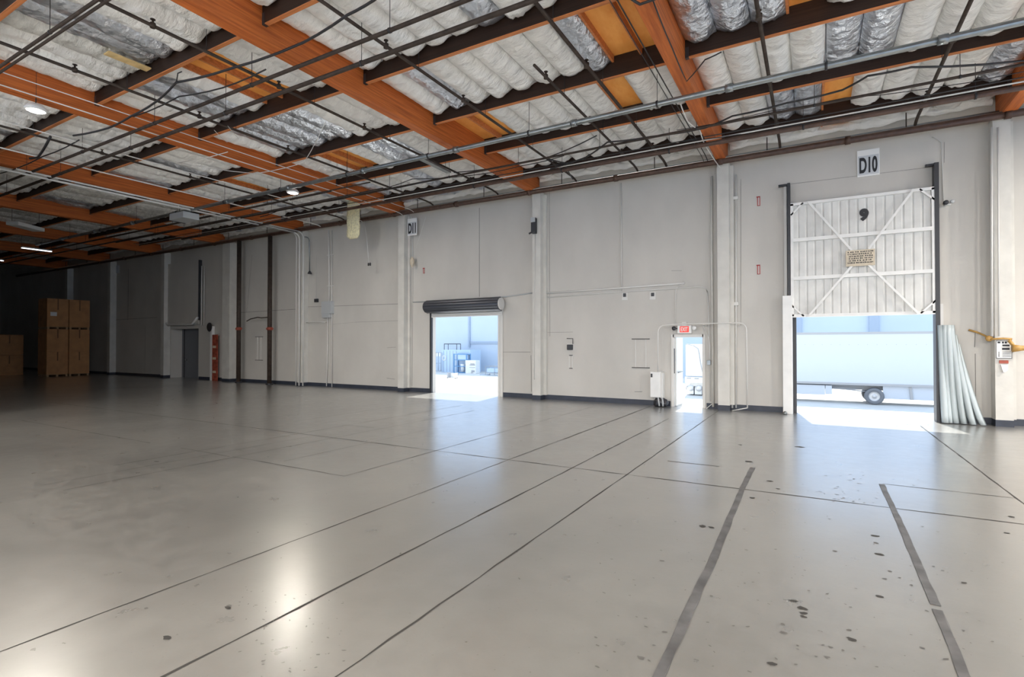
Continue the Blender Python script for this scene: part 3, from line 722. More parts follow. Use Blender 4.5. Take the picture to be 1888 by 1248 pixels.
for sx, x in ((1, pa), (-1, pb)):
    for zc, sz in ((zb, 1), (zt, -1)):
        fr.bar((x + sx * .3, yb_, zc), (x + sx * .01, yb_, zc + sz * .3), .04, .04)
fr.build('door_frame', M['white'], dr)
for zz in (zb + (zt - zb) * .335, zb + (zt - zb) * .675):
    MB().box(pa + .05, pb - .05, yb_ - .04, Yp - .01, zz - .045, zz + .045).build('rail', M['white'], dr)
sc = Vector((onY(1586, 475, yb_ - .06).x, yb_ - .07, onY(1586, 475, yb_ - .06).z))
for (ex, ez) in ((wx(1492, Yp), zt), (wx(1686, Yp), zt), (wx(1492, Yp), zb), (wx(1692, Yp), zb)):
    sx = .18 if ex > sc.x else -.18; sz = .2 if ez > sc.z else -.2
    MB().bar((sc.x + sx, yb_ - .06, sc.z + sz), (ex, yb_ - .06, ez), .05, .04).build('brace', M['white'], dr)
nb = MB().box(sc.x - .31, sc.x + .31, sc.y - .012, sc.y + .012, sc.z - .21, sc.z + .2).build('notice', M['tan'], dr, .004); nb['label'] = 'tan notice board with worn dark writing'
mk = MB()
for r_ in range(6):
    x = sc.x - .27 + R.uniform(0, .03); zz = sc.z + .15 - r_ * .055
    while x < sc.x + .25:
        w = R.uniform(.012, .03); mk.box(x, x + w, sc.y - .016, sc.y - .012, zz - R.uniform(.012, .018), zz + R.uniform(.01, .018)); x += w + R.uniform(.006, .02) + (.02 if R.random() < .2 else 0)
mk.build('writing', M['ink'], nb)
p9 = onY(1593, 396, Yp - .03)
text('9', .42, (p9.x, Yp - .035, p9.z), M['ink'], dr, .01, 'number', 1.05, .03, (.20, .32))
# tracks and posts
for nm, px, py, w, m in (('track', 1456, 338, .07, M['black']), ('track', 1729, 300, .09, M['black'])):
    x = wx(px, D - .2); z = ztop(px, py, D - .2)
    MB().box(x - w / 2, x + w / 2, D - .26, D - .0, .0, z).build(nm, m, dr)
    MB().box(x - (.25 if px < 1500 else .2), x, D - .2, D - .1, z - .05, z).build('bracket', M['black'], dr)
x = wx(1452, D - .25); MB().box(wx(1443, D - .3), wx(1461, D - .3), D - .32, D, 0, ztop(1452, 545, D - .3)).build('guard_post', M['white'], dr, .01)
tk = MB(); tk.box(wx(1447, D - .1), wx(1452, D - .1), D - .12, D, 2.9, ztop(1447, 340, D - .1)); tk.build('track_channel', M['lightpipe'], dr)
jb = MB(); jb.box(X0 - .05, X0 + .03, D - .02, D + TH + .02, 0, H10); jb.box(X1 - .03, X1 + .05, D - .02, D + TH + .02, 0, H10); jb.build('jamb', M['black'], dr)
x = wx(1735, D - .2); MB().box(x - .03, x + .05, D - .2, D, .05, ztop(1735, 560, D - .2)).build('side_channel', M['lightpipe'], dr)
MB().lathe((wx(1446, D - .6), D - .42, .045), [(0, -.045), (.05, -.045), (.055, 0), (.03, .04), (0, .045)], 14).build('floor_stop', M['conduit'], dr)
# sign D10 and friends
def sign(rect, txt, label, Y, boards=True, tsx=.62, hs=.8):
    (x0, y0, x1, y1) = rect; a, b = onY(x0, y0, Y), onY(x1, y1, Y); c = (a + b) / 2; w = abs(b.x - a.x); h = abs(a.z - b.z)
    t = thing('door_sign', label, 'sign', (c.x, Y, c.z - h / 2), 'dock door signs')
    MB().box(c.x - w / 2, c.x + w / 2, Y - .02, Y, c.z - h / 2, c.z + h / 2).build('board', M['signwhite'], t, .003)
    MB().box(c.x - w * .46, c.x + w * .46, Y - .024, Y - .02, c.z - h * .44, c.z + h * .28).build('panel', M['signgrey'], t)
    text(txt, h * hs, (c.x, Y - .027, c.z - h * .08), M['ink'], t, .004, 'lettering', tsx, .02, (w * .80, h * .60))
sign((1580, 279, 1622, 322), 'D10', 'white sign reading D10 high above the raised white door', D - .01, tsx=.72, hs=.82)
sign((752, 404, 769, 433), 'D11', 'small grey sign reading D11 high up left of roller door', D - .2, tsx=.55, hs=.78)
# stack of strips leaning by the right jamb
t = thing('vinyl_strip_bundle', 'bundle of tall grey green vinyl strips standing right of door nine', 'strips', (wx(1760), D - .2, 0))
xa, xb = wx(1737, D - .35), wx(1771, D - .35); zt_ = ztop(1755, 599, D - .35); n = 6
for i in range(n):
    mb = MB(); x = xa + (xb - xa) * i / (n - 1) * .85; xlow = x + .05 + .42 * (i / (n - 1)) ** 1.6 * .9; w = .13 + .03 * R.random(); h = zt_ * (1 - .0 * i) if i < 4 else zt_ * (.99 - .09 * (i - 3))
    N_ = 14; vs = []
    for a in range(N_ + 1):
        tt = a / N_; z = .02 + (h - .02) * tt; xx = xlow + (x - xlow) * tt ** .8; yy = D - .32 + .05 * math.sin(tt * 3 + i) + .03 * i / n + (1 - tt) * -.08
        for (u, v) in ((-w / 2, .03), (-w / 4, -.02), (0, -.035), (w / 4, -.02), (w / 2, .03), (0, .015)): vs.append((xx + u, yy + v, z))
    mb.add(vs, [(6 * a + q, 6 * a + (q + 1) % 6, 6 * a + 6 + (q + 1) % 6, 6 * a + 6 + q) for a in range(N_) for q in range(6)] + [tuple(range(5, -1, -1)), tuple(6 * N_ + q for q in range(6))], 0, True)
    mb.build('strip', M['plastic'], t)
# security light right of door nine
p = onY(1746, 374, D - .1)
t = thing('flood_light', 'small black and white twin floodlight on the wall right of door nine', 'lamp', (p.x, D, p.z), None)
MB().lathe((p.x - .03, D - .14, p.z), [(0, -.06), (.05, -.06), (.055, 0), (.03, .06), (0, .06)], 14, axis='Y').build('lamp_head', M['black'], t)
MB().lathe((p.x + .09, D - .14, p.z + .01), [(0, -.05), (.04, -.05), (.045, 0), (.03, .05), (0, .05)], 14, axis='Y').build('lamp_head', M['grey'], t)
MB().box(p.x - .04, p.x + .08, D - .08, D, p.z - .05, p.z + .03).build('base', M['white'], t)
MB().tube([(p.x - .05, D - .02, p.z + .05), (p.x - .08, D - .02, ztop(1740, 262)), (p.x - .25, D - .02, ztop(1735, 255) + .06)], .01, 6).build('wire', M['lightpipe'], t)
# red markers
def marker(px, py, h, label, Y=D):
    c = onY(px, py, Y); w = .075
    mb = MB(); z0, z1 = c.z - h / 2, c.z + h / 2
    mb.box(c.x - w / 2, c.x + w / 2, Y - .012, Y, z0, z1, 1)
    for b in ((c.x - w / 2, c.x - w / 2 + .018, z0, z1), (c.x + w / 2 - .018, c.x + w / 2, z0, z1), (c.x - w / 2, c.x + w / 2, z0, z0 + .016), (c.x - w / 2 - .02, c.x + w / 2, z1 - .03, z1)): mb.box(b[0], b[1], Y - .018, Y - .012, b[2], b[3], 0)
    tag(mb.build('wall_marker', [M['red'], M['wall']]), label, 'marker', 'red outlined wall markers')
marker(1399, 371, .27, 'upper red outlined marker left of door nine'); marker(1399, 497, .27, 'lower red outlined marker left of door nine'); marker(782, 499, .22, 'red outlined marker above left of the roller door')

# pilaster labels and hose on the right
Yq = D - pdp - .006
t = thing('warning_label', 'white label with black print on the rightmost pilaster under hose', 'label', onY(1851, 662, Yq), None)
a, b = onY(1836, 628, Yq), onY(1866, 661, Yq); c = (a + b) / 2; W_, H_ = b.x - a.x, a.z - b.z
MB().box(a.x, b.x, Yq - .006, Yq, b.z, a.z).build('plate', M['signwhite'], t)
mk = MB()
for (u0, u1, v0, v1) in [(0, .03, 0, 1), (.97, 1, 0, 1), (0, 1, .0, .025), (0, 1, .975, 1), (.1, .28, .85, .95), (.38, .5, .84, .95), (.55, .68, .84, .95), (.4, .85, .68, .78), (.38, .85, .48, .6)] + [(.4, .95, .1 + .07 * i, .12 + .07 * i) for i in range(5)] + [(.14, .22, .1 + .06 * i, .13 + .06 * i) for i in range(5)]:
    mk.box(a.x + W_ * u0, a.x + W_ * u1, Yq - .009, Yq - .006, b.z + H_ * v0, b.z + H_ * v1)
mk.build('print', M['ink'], t)
t = thing('alarm_box', 'small white pull device with red strip on rightmost pilaster', 'alarm', onY(1851, 684, Yq), None)
a, b = onY(1842, 664, Yq), onY(1859, 670, Yq); MB().box(a.x, b.x, Yq - .02, Yq, b.z, a.z).build('red_strip', M['redpost'], t)
a, b = onY(1844, 672, Yq), onY(1858, 686, Yq); mb = MB(); mb.add([(a.x, Yq - .05, a.z), (b.x, Yq - .05, a.z), (b.x - .01, Yq - .05, b.z + .04), (b.x - .05, Yq - .05, b.z), (a.x + .04, Yq - .05, b.z), (a.x, Yq, a.z), (b.x, Yq, a.z), (b.x - .01, Yq, b.z + .04), (b.x - .05, Yq, b.z), (a.x + .04, Yq, b.z)], [(0, 1, 2, 3, 4), (9, 8, 7, 6, 5), (0, 5, 6, 1), (1, 6, 7, 2), (2, 7, 8, 3), (3, 8, 9, 4), (4, 9, 5, 0)]); mb.build('handle', M['white'], t)
t = thing('hose', 'yellow brown hose with nozzle hung across the rightmost pilaster', 'hose', onY(1840, 625, Yq - .04), None)
H = [onY(1786, 608, D - .03), onY(1800, 612, D - .04), onY(1812, 617, D - .12), onY(1822, 622, D - .2), onY(1826, 626, D - .3), onY(1832, 625, Yq - .03), onY(1850, 624, Yq - .03), onY(1866, 625, Yq - .05)]
MB().tube(H, .022, 8).build('pipe', M['brass'], t)
MB().tube([onY(1860, 627, Yq - .06), onY(1866, 634, Yq - .07), onY(1872, 642, Yq - .08), onY(1884, 640, Yq - .08), onY(1910, 640, Yq - .1)], .035, 8).build('coil', M['brass'], t)
q = onY(1824, 624, D - .3); MB().lathe((q.x, q.y + .02, q.z), [(0, -.04), (.06, -.04), (.07, .0), (.04, .04), (0, .04)], 14, axis='Y').build('valve', M['brass'], t)
q = onY(1875, 642, Yq - .1); MB().lathe((q.x - .08, q.y, q.z), [(0, 0), (.09, 0), (.07, .1), (.045, .22), (.04, .4)], 16, axis='X').build('nozzle', M['brass'], t)

# ------------------------------------------------------------------ ROLLER DOOR D11
dr = tag(thing('door_2', None, None, ((d11[0] + d11[1]) / 2, D, 0)), 'rolled-up black roller door under sign D11', 'door', None, 'structure')
xa, xb = wx(787, D - .3), wx(923, D - .3); zc = onY(855, 563, D - .28).z; rc = .24
prof = []; 
mb = MB(); pr = []
for q in range(40):
    an = 2 * PI * q / 40; r_ = rc * (1 + .035 * (1 if (q // 2) % 2 else -1)); pr.append((math.cos(an) * r_, math.sin(an) * r_))
vs = [(x, D - .3 + p[0], zc + p[1]) for x in (xa, xb) for p in pr]
mb.add(vs, [(q, (q + 1) % 40, 40 + (q + 1) % 40, 40 + q) for q in range(40)] + [tuple(range(39, -1, -1)), tuple(40 + q for q in range(40))])
mb.build('shutter_roll', M['darkmetal'], dr)
cu = MB(); zz = zc - rc; 
for i in range(3): cu.box(xa + .06, xb - .06, D - .10 - .0, D - .04, zz - .02 - i * .07, zz + .04 - i * .07); 
cu.build('shutter_curtain', M['lightpipe'], dr)
lb = MB(); 
for i in range(3): lb.tube([(xa + .02, D - .3 - rc * .8 + i * .05, zc - .1 - i * .055), (xb - .12, D - .3 - rc * .8 + i * .05, zc - .1 - i * .055)], .012, 6)
lb.build('slat_edge', M['conduit'], dr)
for x, s in ((xa - .02, 1), (xb + .02, -1)):
    MB().cyl((0, D - .3, zc), rc * .9, x - .02, x + .02, 'X', 20).build('end_plate', M['black'] if s == 1 else M['lightpipe'], dr)
for x in (d11[0] - .02, d11[1] + .02):
    MB().box(x - .05, x + .03, D - .07, D + .02, 0, zc - .1).build('guide_rail', M['black'] if x < (d11[0] + .1) else M['lightpipe'], dr)
MB().box(d11[1] + .05, d11[1] + .16, D - .05, D, 0, zc + .1).build('frame_post', M['lightpipe'], dr)
for i in range(22):
    pass
# ------------------------------------------------------------------ EXIT DOOR
dr = tag(thing('door_3', None, None, ((pd[0] + pd[1]) / 2, D, 0)), 'open white exit door', 'door', None, 'structure')
fr = MB(); fr.box(pd[0] - .05, pd[0] + .03, D - .03, D + .2, 0, HP + .05); fr.box(pd[1] - .03, pd[1] + .05, D - .03, D + .2, 0, HP + .05); fr.box(pd[0], pd[1], D - .03, D + .2, HP - .03, HP + .05); fr.build('door_frame', M['lightpipe'], dr)
leaf = MB().box(pd[0] + .03, pd[0] + .075, D + .1, D + 1.0, .01, HP - .04).build('door_leaf', M['white'], dr, .004)
MB().tube([(pd[0] + .11, D + .2, 1.02), (pd[0] + .11, D + .9, 1.02)], .018, 8).build('push_bar', M['conduit'], leaf)
MB().tube([(pd[0] + .02, D + .0, 1.0), (pd[0] + .02, D + .0, 1.75)], .03, 8).build('door_edge', M['darkmetal'], dr)
# exit sign
c = onY(1262, 607, D - .1)
t = thing('exit_sign', 'exit sign with two lamp heads above the open exit door', 'sign', (c.x, D, c.z - .13))
MB().box(c.x - .2, c.x + .2, D - .12, D, c.z - .12, c.z + .12).build('case', M['signwhite'], t, .006)
pn = MB().box(c.x - .13, c.x + .13, D - .126, D - .12, c.z - .09, c.z + .09).build('panel', M['exitred'], t); pn['label'] = 'red lit panel'
text('EXIT', .13, (c.x, D - .13, c.z), M['signwhite'], t, .003, 'lettering', .72, .003, (.20, .12))
for s in (-1, 1):
    mb = MB(); mb.lathe((c.x + s * .29, D - .16, c.z + .03), [(0, -.05), (.06, -.05), (.065, -.02), (.035, .05), (0, .06)], 14, axis='Y'); mb.tube([(c.x + s * .18, D - .06, c.z + .02), (c.x + s * .29, D - .11, c.z + .03)], .015, 6)
    mb.build('lamp_head', M['black'] if s < 0 else M['white'], t)
MB().box(c.x - .08, c.x + .05, D - .07, D, c.z + .12, c.z + .22).build('mounting_box', M['lightpipe'], t)
# conduits around the exit door
def wcond(pts, r, label, m='lightpipe', off=.03, name='wall_conduit', cat='conduit'):
    P = [onY(px, py, D - off) for px, py in pts]
    for i in range(1, len(P) - 1): pass
    out = [P[0]]
    for i in range(1, len(P) - 1):                 # round the bends
        a, b, c_ = P[i - 1], P[i], P[i + 1]; d1, d2 = (a - b), (c_ - b); k = min(.22, d1.length * .4, d2.length * .4)
        s0, s1 = b + d1.normalized() * k, b + d2.normalized() * k
        for q in range(6):
            u = q / 5; out.append(s0 * (1 - u) ** 2 + b * 2 * u * (1 - u) + s1 * u ** 2)
    out.append(P[-1])
    return tag(MB().tube(out, r, 8).build(name, M[m]), label, cat)
wcond([(1213, 686), (1213, 600), (1262, 597), (1376, 595), (1378, 752)], .017, 'pale conduit arching over the exit door and across the pilaster', off=.365)
wcond([(1303, 600), (1295, 598), (1309, 628), (1309, 662)], .014, 'thin pale conduit bending down to the grey switch', off=.03)
wcond([(1245, 598), (1246, 530), (1262, 523)], .012, 'thin pale conduit rising above the exit sign')
wcond([(1000, 549), (1150, 538), (1304, 528), (1307, 592), (1309, 740)], .016, 'pale conduit across the wall turning down right of exit door', off=.03)
wcond([(1000, 541), (1130, 532), (1262, 522)], .03, 'thick pale conduit over the two small square outlets', off=.04)
wcond([(1145, 338), (1146, 536)], .017, 'vertical pale conduit halfway between the roller and exit doors')
wcond([(1357, 322), (1357, 752)], .02, 'vertical pale conduit right of the pilaster beside exit door', off=.06)
wcond([(1350, 330), (1350, 752)], .03, 'thick vertical pale pipe against the pilaster beside exit door', off=.08)
wcond([(1312, 325), (1312, 460), (1315, 750)], .035, 'vertical pipe in the shadow left of pilaster beside exit door', 'pilaster', off=.05)
wcond([(762, 557), (880, 552), (940, 546), (981, 540)], .022, 'dusty cable along the wall above the roller door', 'grey')
wcond([(1072, 754), (1120, 750)], .02, 'nothing') if False else None
wcond([(987, 430), (985, 545), (985, 700)], .012, 'thin pale conduit on the pilaster right of the roller door', off=pdp + .02)
wcond([(1316, 742), (1304, 752), (1296, 757)], .012, 'short loose pale tube on the floor right of exit door', off=.06)
wcond([(1350, 757), (1378, 752)], .014, 'short pale floor conduit at the pilaster foot', off=.37)
wcond([(1828, 235), (1829, 620)], .025, 'vertical pale pipe on the left of the rightmost pilaster', off=.38)
wcond([(1840, 235), (1842, 620)], .018, 'slim vertical pale pipe on the rightmost pilaster face', off=.38)
wcond([(606, 425), (607, 500), (607, 556)], .03, 'thick vertical pale conduit rising from the grey fuse box', off=.05)
wcond([(612, 425), (612, 715)], .018, 'slim vertical conduit just right of the grey fuse box', off=.05)
wcond([(604, 578), (604, 640), (602, 712)], .022, 'vertical conduit from the grey fuse box down to floor', off=.05)
wcond([(558, 436), (570, 438), (571, 500)], .025, 'short grey conduit hooking down beside the corner bundle', 'conduit', off=.2)
wcond([(583, 470), (583, 552)], .006, 'thin pale wire down to a small black outlet', off=.02)
wcond([(760, 435), (761, 475)], .01, 'thin cord hanging below the D11 sign', 'grey', off=.2)
wcond([(785, 400), (763, 470)], .006, 'thin white string slanting from the roof to D11 cord', off=.25)
wcond([(562, 595), (583, 593), (600, 594)], .02, 'short horizontal pale bar left of the grey fuse box', off=.1)
# couplers
for i, y in enumerate((470, 527)):
    c = onY(608, y, D - .05); tag(MB().box(c.x - .18, c.x + .2, D - .06, D, c.z - .018, c.z + .018).build('pipe_strap', M['lightpipe']), ('upper' if i == 0 else 'lower') + ' pipe strap holding conduits above the grey fuse box', 'strap')
def wbox(r, label, m='grey', d=.08, name='junction_box', cat='box', Y=D, bev=.006):
    a, b = onY(r[0], r[1], Y - d), onY(r[2], r[3], Y - d)
    return tag(MB().box(a.x, b.x, Y - d, Y - .001, b.z, a.z).build(name, M[m], None, bev), label, cat)
def wthing(r, label, parts, name, cat, Y=D):
    a, b = onY(r[0], r[1], Y), onY(r[2], r[3], Y)
    return thing(name, label, cat, ((a.x + b.x) / 2, Y, b.z))
t = wthing((593, 556, 610, 577), 'grey fuse box on the conduits left of centre', 0, 'fuse_box', 'electrical box')
a, b = onY(593, 556, D - .15), onY(611, 578, D - .15); MB().box(a.x, b.x, D - .17, D, b.z, a.z).build('case', M['grey'], t, .008); MB().box(a.x + .04, b.x - .12, D - .17, D, b.z - .18, b.z).build('lower_case', M['grey'], t, .008)
for i, (r, lab) in enumerate([((1147, 540, 1157, 553), 'left of two square outlets under the thick wall conduit'), ((1198, 539, 1209, 552), 'right of two square outlets under the thick wall conduit')]):
    t = wthing(r, lab, 0, 'wall_outlet', 'outlet'); t['group'] = 'square wall outlets'
    a, b = onY(r[0], r[1]), onY(r[2], r[3]); MB().box(a.x, b.x, D - .02, D, b.z, a.z).build('plate', M['lightpipe'], t); MB().box(a.x + .05, b.x - .04, D - .06, D - .02, b.z + .1, a.z - .02).build('socket', M['black'], t, .01)
wbox((995, 580, 1001, 586), 'tiny white box right of the pilaster near roller door', 'white')
wbox((1303, 664, 1310, 673), 'small grey switch right of the exit door', 'conduit')
wbox((579, 551, 585, 557), 'small black outlet under a thin wire left of fuse box', 'black')
wbox((1352, 362, 1360, 367), 'upper small clamp on the conduit beside the pilaster', 'lightpipe', .1)
wbox((1352, 557, 1361, 563), 'lower small clamp on the conduit beside the pilaster', 'lightpipe', .1)
# phone / thermostat box
t = wthing((1045, 632, 1061, 646), 'black device under a small bracket right of the roller door', 0, 'wall_phone', 'wall device')
a, b = onY(1047, 634), onY(1057, 645); MB().box(a.x, b.x, D - .1, D, b.z, a.z - .02).build('body', M['black'], t, .02)
MB().box(a.x - .02, b.x + .04, D - .02, D, b.z - .01, a.z).build('back_plate', M['lightpipe'], t)
MB().tube([onY(1045, 624, D - .04), onY(1056, 624, D - .04), onY(1056, 634, D - .04)], .012, 6).build('bracket', M['black'], t)
def frame_on_wall(px0, py0, px1, py1, label, capw=.12):
    a, b = onY(px0, py0), onY(px1, py1); t = thing('wall_bracket', label, 'bracket', ((a.x + b.x) / 2, D, b.z), 'slim wall brackets')
    for x in (a.x, b.x): MB().box(x - .012, x + .012, D - .02, D, b.z, a.z).build('upright', M['lightpipe'], t)
    for z in (a.z, b.z): MB().box(a.x - capw, b.x + capw, D - .03, D, z - .015, z + .015).build('crossbar', M['darkline'], t)
frame_on_wall(1172, 625, 1191, 678, 'slim two-rod bracket on the wall left of exit door'); frame_on_wall(1050, 655, 1056, 679, 'short slim bracket below the black wall device', .0); frame_on_wall(475, 621, 481, 664, 'slim two-rod bracket between the brown riser pipes', .16)
# vertical flood fixture on pilaster, horn under D11
t = thing('wall_speaker', 'dark narrow fixture high on the pilaster right of roller door', 'fixture', onY(984, 430, D - pdp - .1))
a, b = onY(980, 402, D - pdp - .1), onY(988, 430, D - pdp - .1); MB().box(a.x, b.x, D - pdp - .16, D - pdp, b.z, a.z).build('body', M['black'], t, .02); MB().box(a.x, b.x, D - pdp - .17, D - pdp - .16, a.z - .16, a.z).build('cap', M['grey'], t)
MB().tube([(a.x, D - pdp - .1, b.z + .05), (a.x - .08, D - pdp - .14, b.z)], .03, 8).build('nozzle', M['black'], t)
q = onY(760, 483, D - .2); tag(MB().lathe((q.x, D - .2, q.z), [(0, -.22), (.05, -.16), (.09, -.02), (.085, .08), (.03, .2), (0, .22)], 16).build('cord_reel', M['tan']), 'oval tan cord bundle hanging below the D11 sign', 'cord reel')
q = onY(681, 487, D - .6); t = thing('pendant_control', 'white cord with dark twin handle hanging near the yellow wool', 'cord', (q.x, q.y, q.z - .05)); MB().tube([onY(672, 408, D - .6), onY(676, 440, D - .6), onY(680, 484, D - .6)], .012, 8).build('cord', M['lightpipe'], t)
for s in (-1, 1): MB().lathe((q.x + s * .05, q.y, q.z), [(0, -.07), (.03, -.06), (.035, .03), (.015, .06), (0, .06)], 10).build('grip', M['black'], t)
q = onY(571, 503, D - .2); tag(MB().lathe((q.x, q.y, q.z), [(0, -.06), (.09, -.05), (.09, 0), (.03, .09), (0, .09)], 14).build('conduit_end', M['black']), 'black bell end on the hooked conduit beside corner bundle', 'fitting')
# white electric cabinet and sack
t = thing('electric_cabinet', 'white electric cabinet on the wall left of the exit door', 'electrical box', (wx(1210), D, .28))
a, b = onY(1199, 685, D - .3), onY(1218, 733, D - .3); MB().box(a.x, b.x, D - .32, D - .03, b.z, a.z).build('case', M['white'], t, .012)
MB().box(b.x, b.x + .06, D - .3, D, b.z - .06, a.z - .02).build('side_housing', M['lightpipe'], t, .01)
MB().box(a.x + .02, a.x + .07, D - .335, D - .32, a.z - .17, a.z - .06).build('latch', M['black'], t)
for dx in (.1, .2): MB().tube([(a.x + dx, D - .2, b.z), (a.x + dx, D - .2, b.z - .15), (a.x + dx + .02, D - .16, .05)], .018, 6).build('lead', M['lightpipe'], t)
def blob(c, r, sx, sy, sz, seed, amp=.25):
    bm = bmesh.new(); bmesh.ops.create_icosphere(bm, subdivisions=3, radius=1)
    vs = []
    for v in bm.verts:
        p = v.co * (1 + amp * noise.noise(v.co * 2.2 + Vector((seed, 0, 0)))); vs.append((c[0] + p.x * r * sx, c[1] + p.y * r * sy, max(.004, c[2] + p.z * r * sz)))
    fs = [[v.index for v in f.verts] for f in bm.faces]; bm.free(); return vs, fs
q = fp(1227, 746); vs, fs = blob((q.x, D - .25, .12), .2, 1.1, .7, .75, 4)
t = thing('refuse_sack', 'crumpled black sack on floor between cabinet and exit door', 'sack', (q.x, D - .25, 0)); MB().add(vs, fs, 0, True).build('bag', M['bag'], t)
for s in range(2): MB().tube([(q.x - .05 + s * .12, D - .38, .28), (q.x - .02 + s * .12, D - .42, .16), (q.x + s * .1, D - .42, .03)], .025, 6).build('pale_flap', M['grey'], t)

# ------------------------------------------------------------------ LEFT PART: risers, dark door, raised door
for px, lab in ((440, 'left brown riser pipe standing against the wall'), (497, 'right brown riser pipe standing against the wall')):
    Yr = D - .5; x = wx(px, Yr); t = thing('riser_pipe', lab, 'pipe', (x, Yr, 0), 'brown riser pipes')
    MB().cyl((x, Yr, 0), .10, .02, 7.0, 'Z', 18).build('pipe', M['pipe'], t)
    MB().cyl((x, Yr, 0), .16, 0, .06, 'Z', 18).build('foot', M['black'], t)
    zc_ = onY(px, 606, Yr).z; c_ = MB(); c_.cyl((x, Yr, 0), .13, zc_ - .07, zc_ + .07, 'Z', 18); c_.box(x - .22, x + .22, Yr - .04, Yr + .04, zc_ - .03, zc_ + .03); o = c_.build('coupling', M['redpost'], t); o['label'] = 'rust red coupling'
MB().tube([onY(px, py, D - .5) for px, py in ((455, 592), (462, 588), (475, 585), (482, 586), (495, 585))], .025, 8).build('lever_rod', M['pipe'], t)
t = thing('red_post', 'narrow faded red sign post against the wall by dark doorway', 'post', (wx(397, D - .2), D - .2, 0)); a, b = wx(393, D - .2), wx(402, D - .2)
MB().box(a, b, D - .25, D - .2, 0, onY(397, 617, D - .2).z).build('board', M['redpost'], t)
for zz in (.4, 1.1, 1.7): MB().box(a + .05, b - .1, D - .256, D - .25, zz, zz + .12).build('mark', M['tan'], t)
q = onY(386, 603, D - .2); t = thing('convex_mirror', 'black oval disc on a short white post by the dark doorway', 'mirror', (wx(392, D - .1), D - .1, 0))
MB().lathe((q.x, D - .2, q.z), [(0, -.04), (.2, -.02), (.24, 0), (.2, .03), (0, .04)], 20, axis='Y').build('disc', M['black'], t)
MB().box(wx(389, D - .1), wx(392, D - .1), D - .15, D - .0, 0, q.z + .05).build('post', M['white'], t)
dr = tag(thing('door_4', None, None, ((dk[0] + dk[1]) / 2, D + .6, 0)), 'dark recessed doorway', 'door', None, 'structure')
MB().box(dk[0] + .02, dk[1], D + .6, D + .66, 0, HK).build('door_leaf', M['darkdoor'], dr); MB().box(dk[0] - .2, dk[1] + .2, D + .68, D + .75, 0, HK + .2).build('backing', M['darkdoor'], dr)
MB().box(dk[0] + .25, dk[0] + .3, D + .57, D + .6, 0, HK).build('door_edge', M['black'], dr)
MB().cyl((dk[0] + .5, D, 1.0), .04, D + .52, D + .6, 'Y', 12).build('door_knob', M['conduit'], dr)
# raised door panel framework above
t = tag(thing('door_5', None, None, (wx(335), D, 3)), 'raised door panel above the dark doorway', 'door', None, 'structure')
a, b = onY(303, 488, D - .15), onY(366, 597, D - .15)
MB().box(a.x, b.x, D - .14, D - .08, b.z, a.z).build('panel', M['wall'], t)
for x in (a.x, b.x): MB().box(x - .03, x + .03, D - .16, D, b.z + .2, a.z).build('track', M['black'], t)
MB().tube([(a.x - .02, D - .2, b.z + .35), (a.x + .5, D - .2, b.z), (b.x - .5, D - .2, b.z), (b.x, D - .2, b.z + .35)], .06, 8).build('bottom_rail', M['lightpipe'], t)
sgn = wbox((210, 490, 219, 503), 'small dim sign high on the wall in the dark end', 'signgrey', .03, 'small_sign', 'sign')
wbox((208, 547, 212, 556), 'tiny pale box on the pilaster in the dim end', 'signgrey', .05)
wcond([(372, 490), (371, 600)], .03, 'pale vertical pipe left of the wide pale pilaster', off=.1)
wcond([(377, 490), (376, 600)], .02, 'slim pale vertical pipe beside raised door panel', off=.1)

# ------------------------------------------------------------------ CARTON STACKS
def stack(cx, cy, w, tiers, labels, ww=1.22):
    z = 0
    for ti, (n, h, cnt) in enumerate(tiers):
        for i in range(cnt):
            x = cx + (i - (cnt - 1) / 2) * (ww + .02)
            lab = labels[ti][i] if isinstance(labels[ti], (list, tuple)) else labels[ti]
            t = thing('pallet', 'wooden pallet under the ' + lab, 'pallet', (x, cy, z), 'pallets under cartons')
            for k in range(7): MB().box(x - ww / 2 + .02, x + ww / 2 - .02, cy - .56 + k * .18, cy - .56 + k * .18 + .1, z + .105, z + .125).build('deck_board', M['pallet'], t)
            for k in (-1, 0, 1): MB().box(x + k * .52 - .04, x + k * .52 + .04, cy - .56, cy + .56, z + .0, z + .105).build('runner', M['pallet'], t)
            zz = z + .127
            for q in range(n):
                t = thing('carton', (['lower ', 'upper '][q] if n > 1 else '') + lab, 'carton', (x, cy, zz), 'brown pallet cartons')
                MB().box(x - ww / 2, x + ww / 2, cy - .6, cy + .6, zz, zz + h).build('body', M['cardboard'], t, .012)
                MB().box(x - .03, x + .03, cy - .604, cy - .6, zz + h * .6, zz + h - .02).build('tape', M['cardedge'], t)
                if ti == 1 and i == 0: MB().box(x - .42, x - .1, cy - .605, cy - .6, zz + h * .35, zz + h * .55).build('label', M['signwhite'], t)
                zz += h + .004
        z = zz + .002
XE = -38.6                                       # the east faces of the nearer stacks
ya, yb = onX(86, 650, XE).y, onX(165, 650, XE).y
dp = (yb - ya - .04) / 2
h1 = onX(130, 607, XE).z; h2 = onX(130, 552, XE).z
cols = [('nearer column of the brown stacks', ya + dp / 2), ('farther column of the brown stacks', yb - dp / 2)]
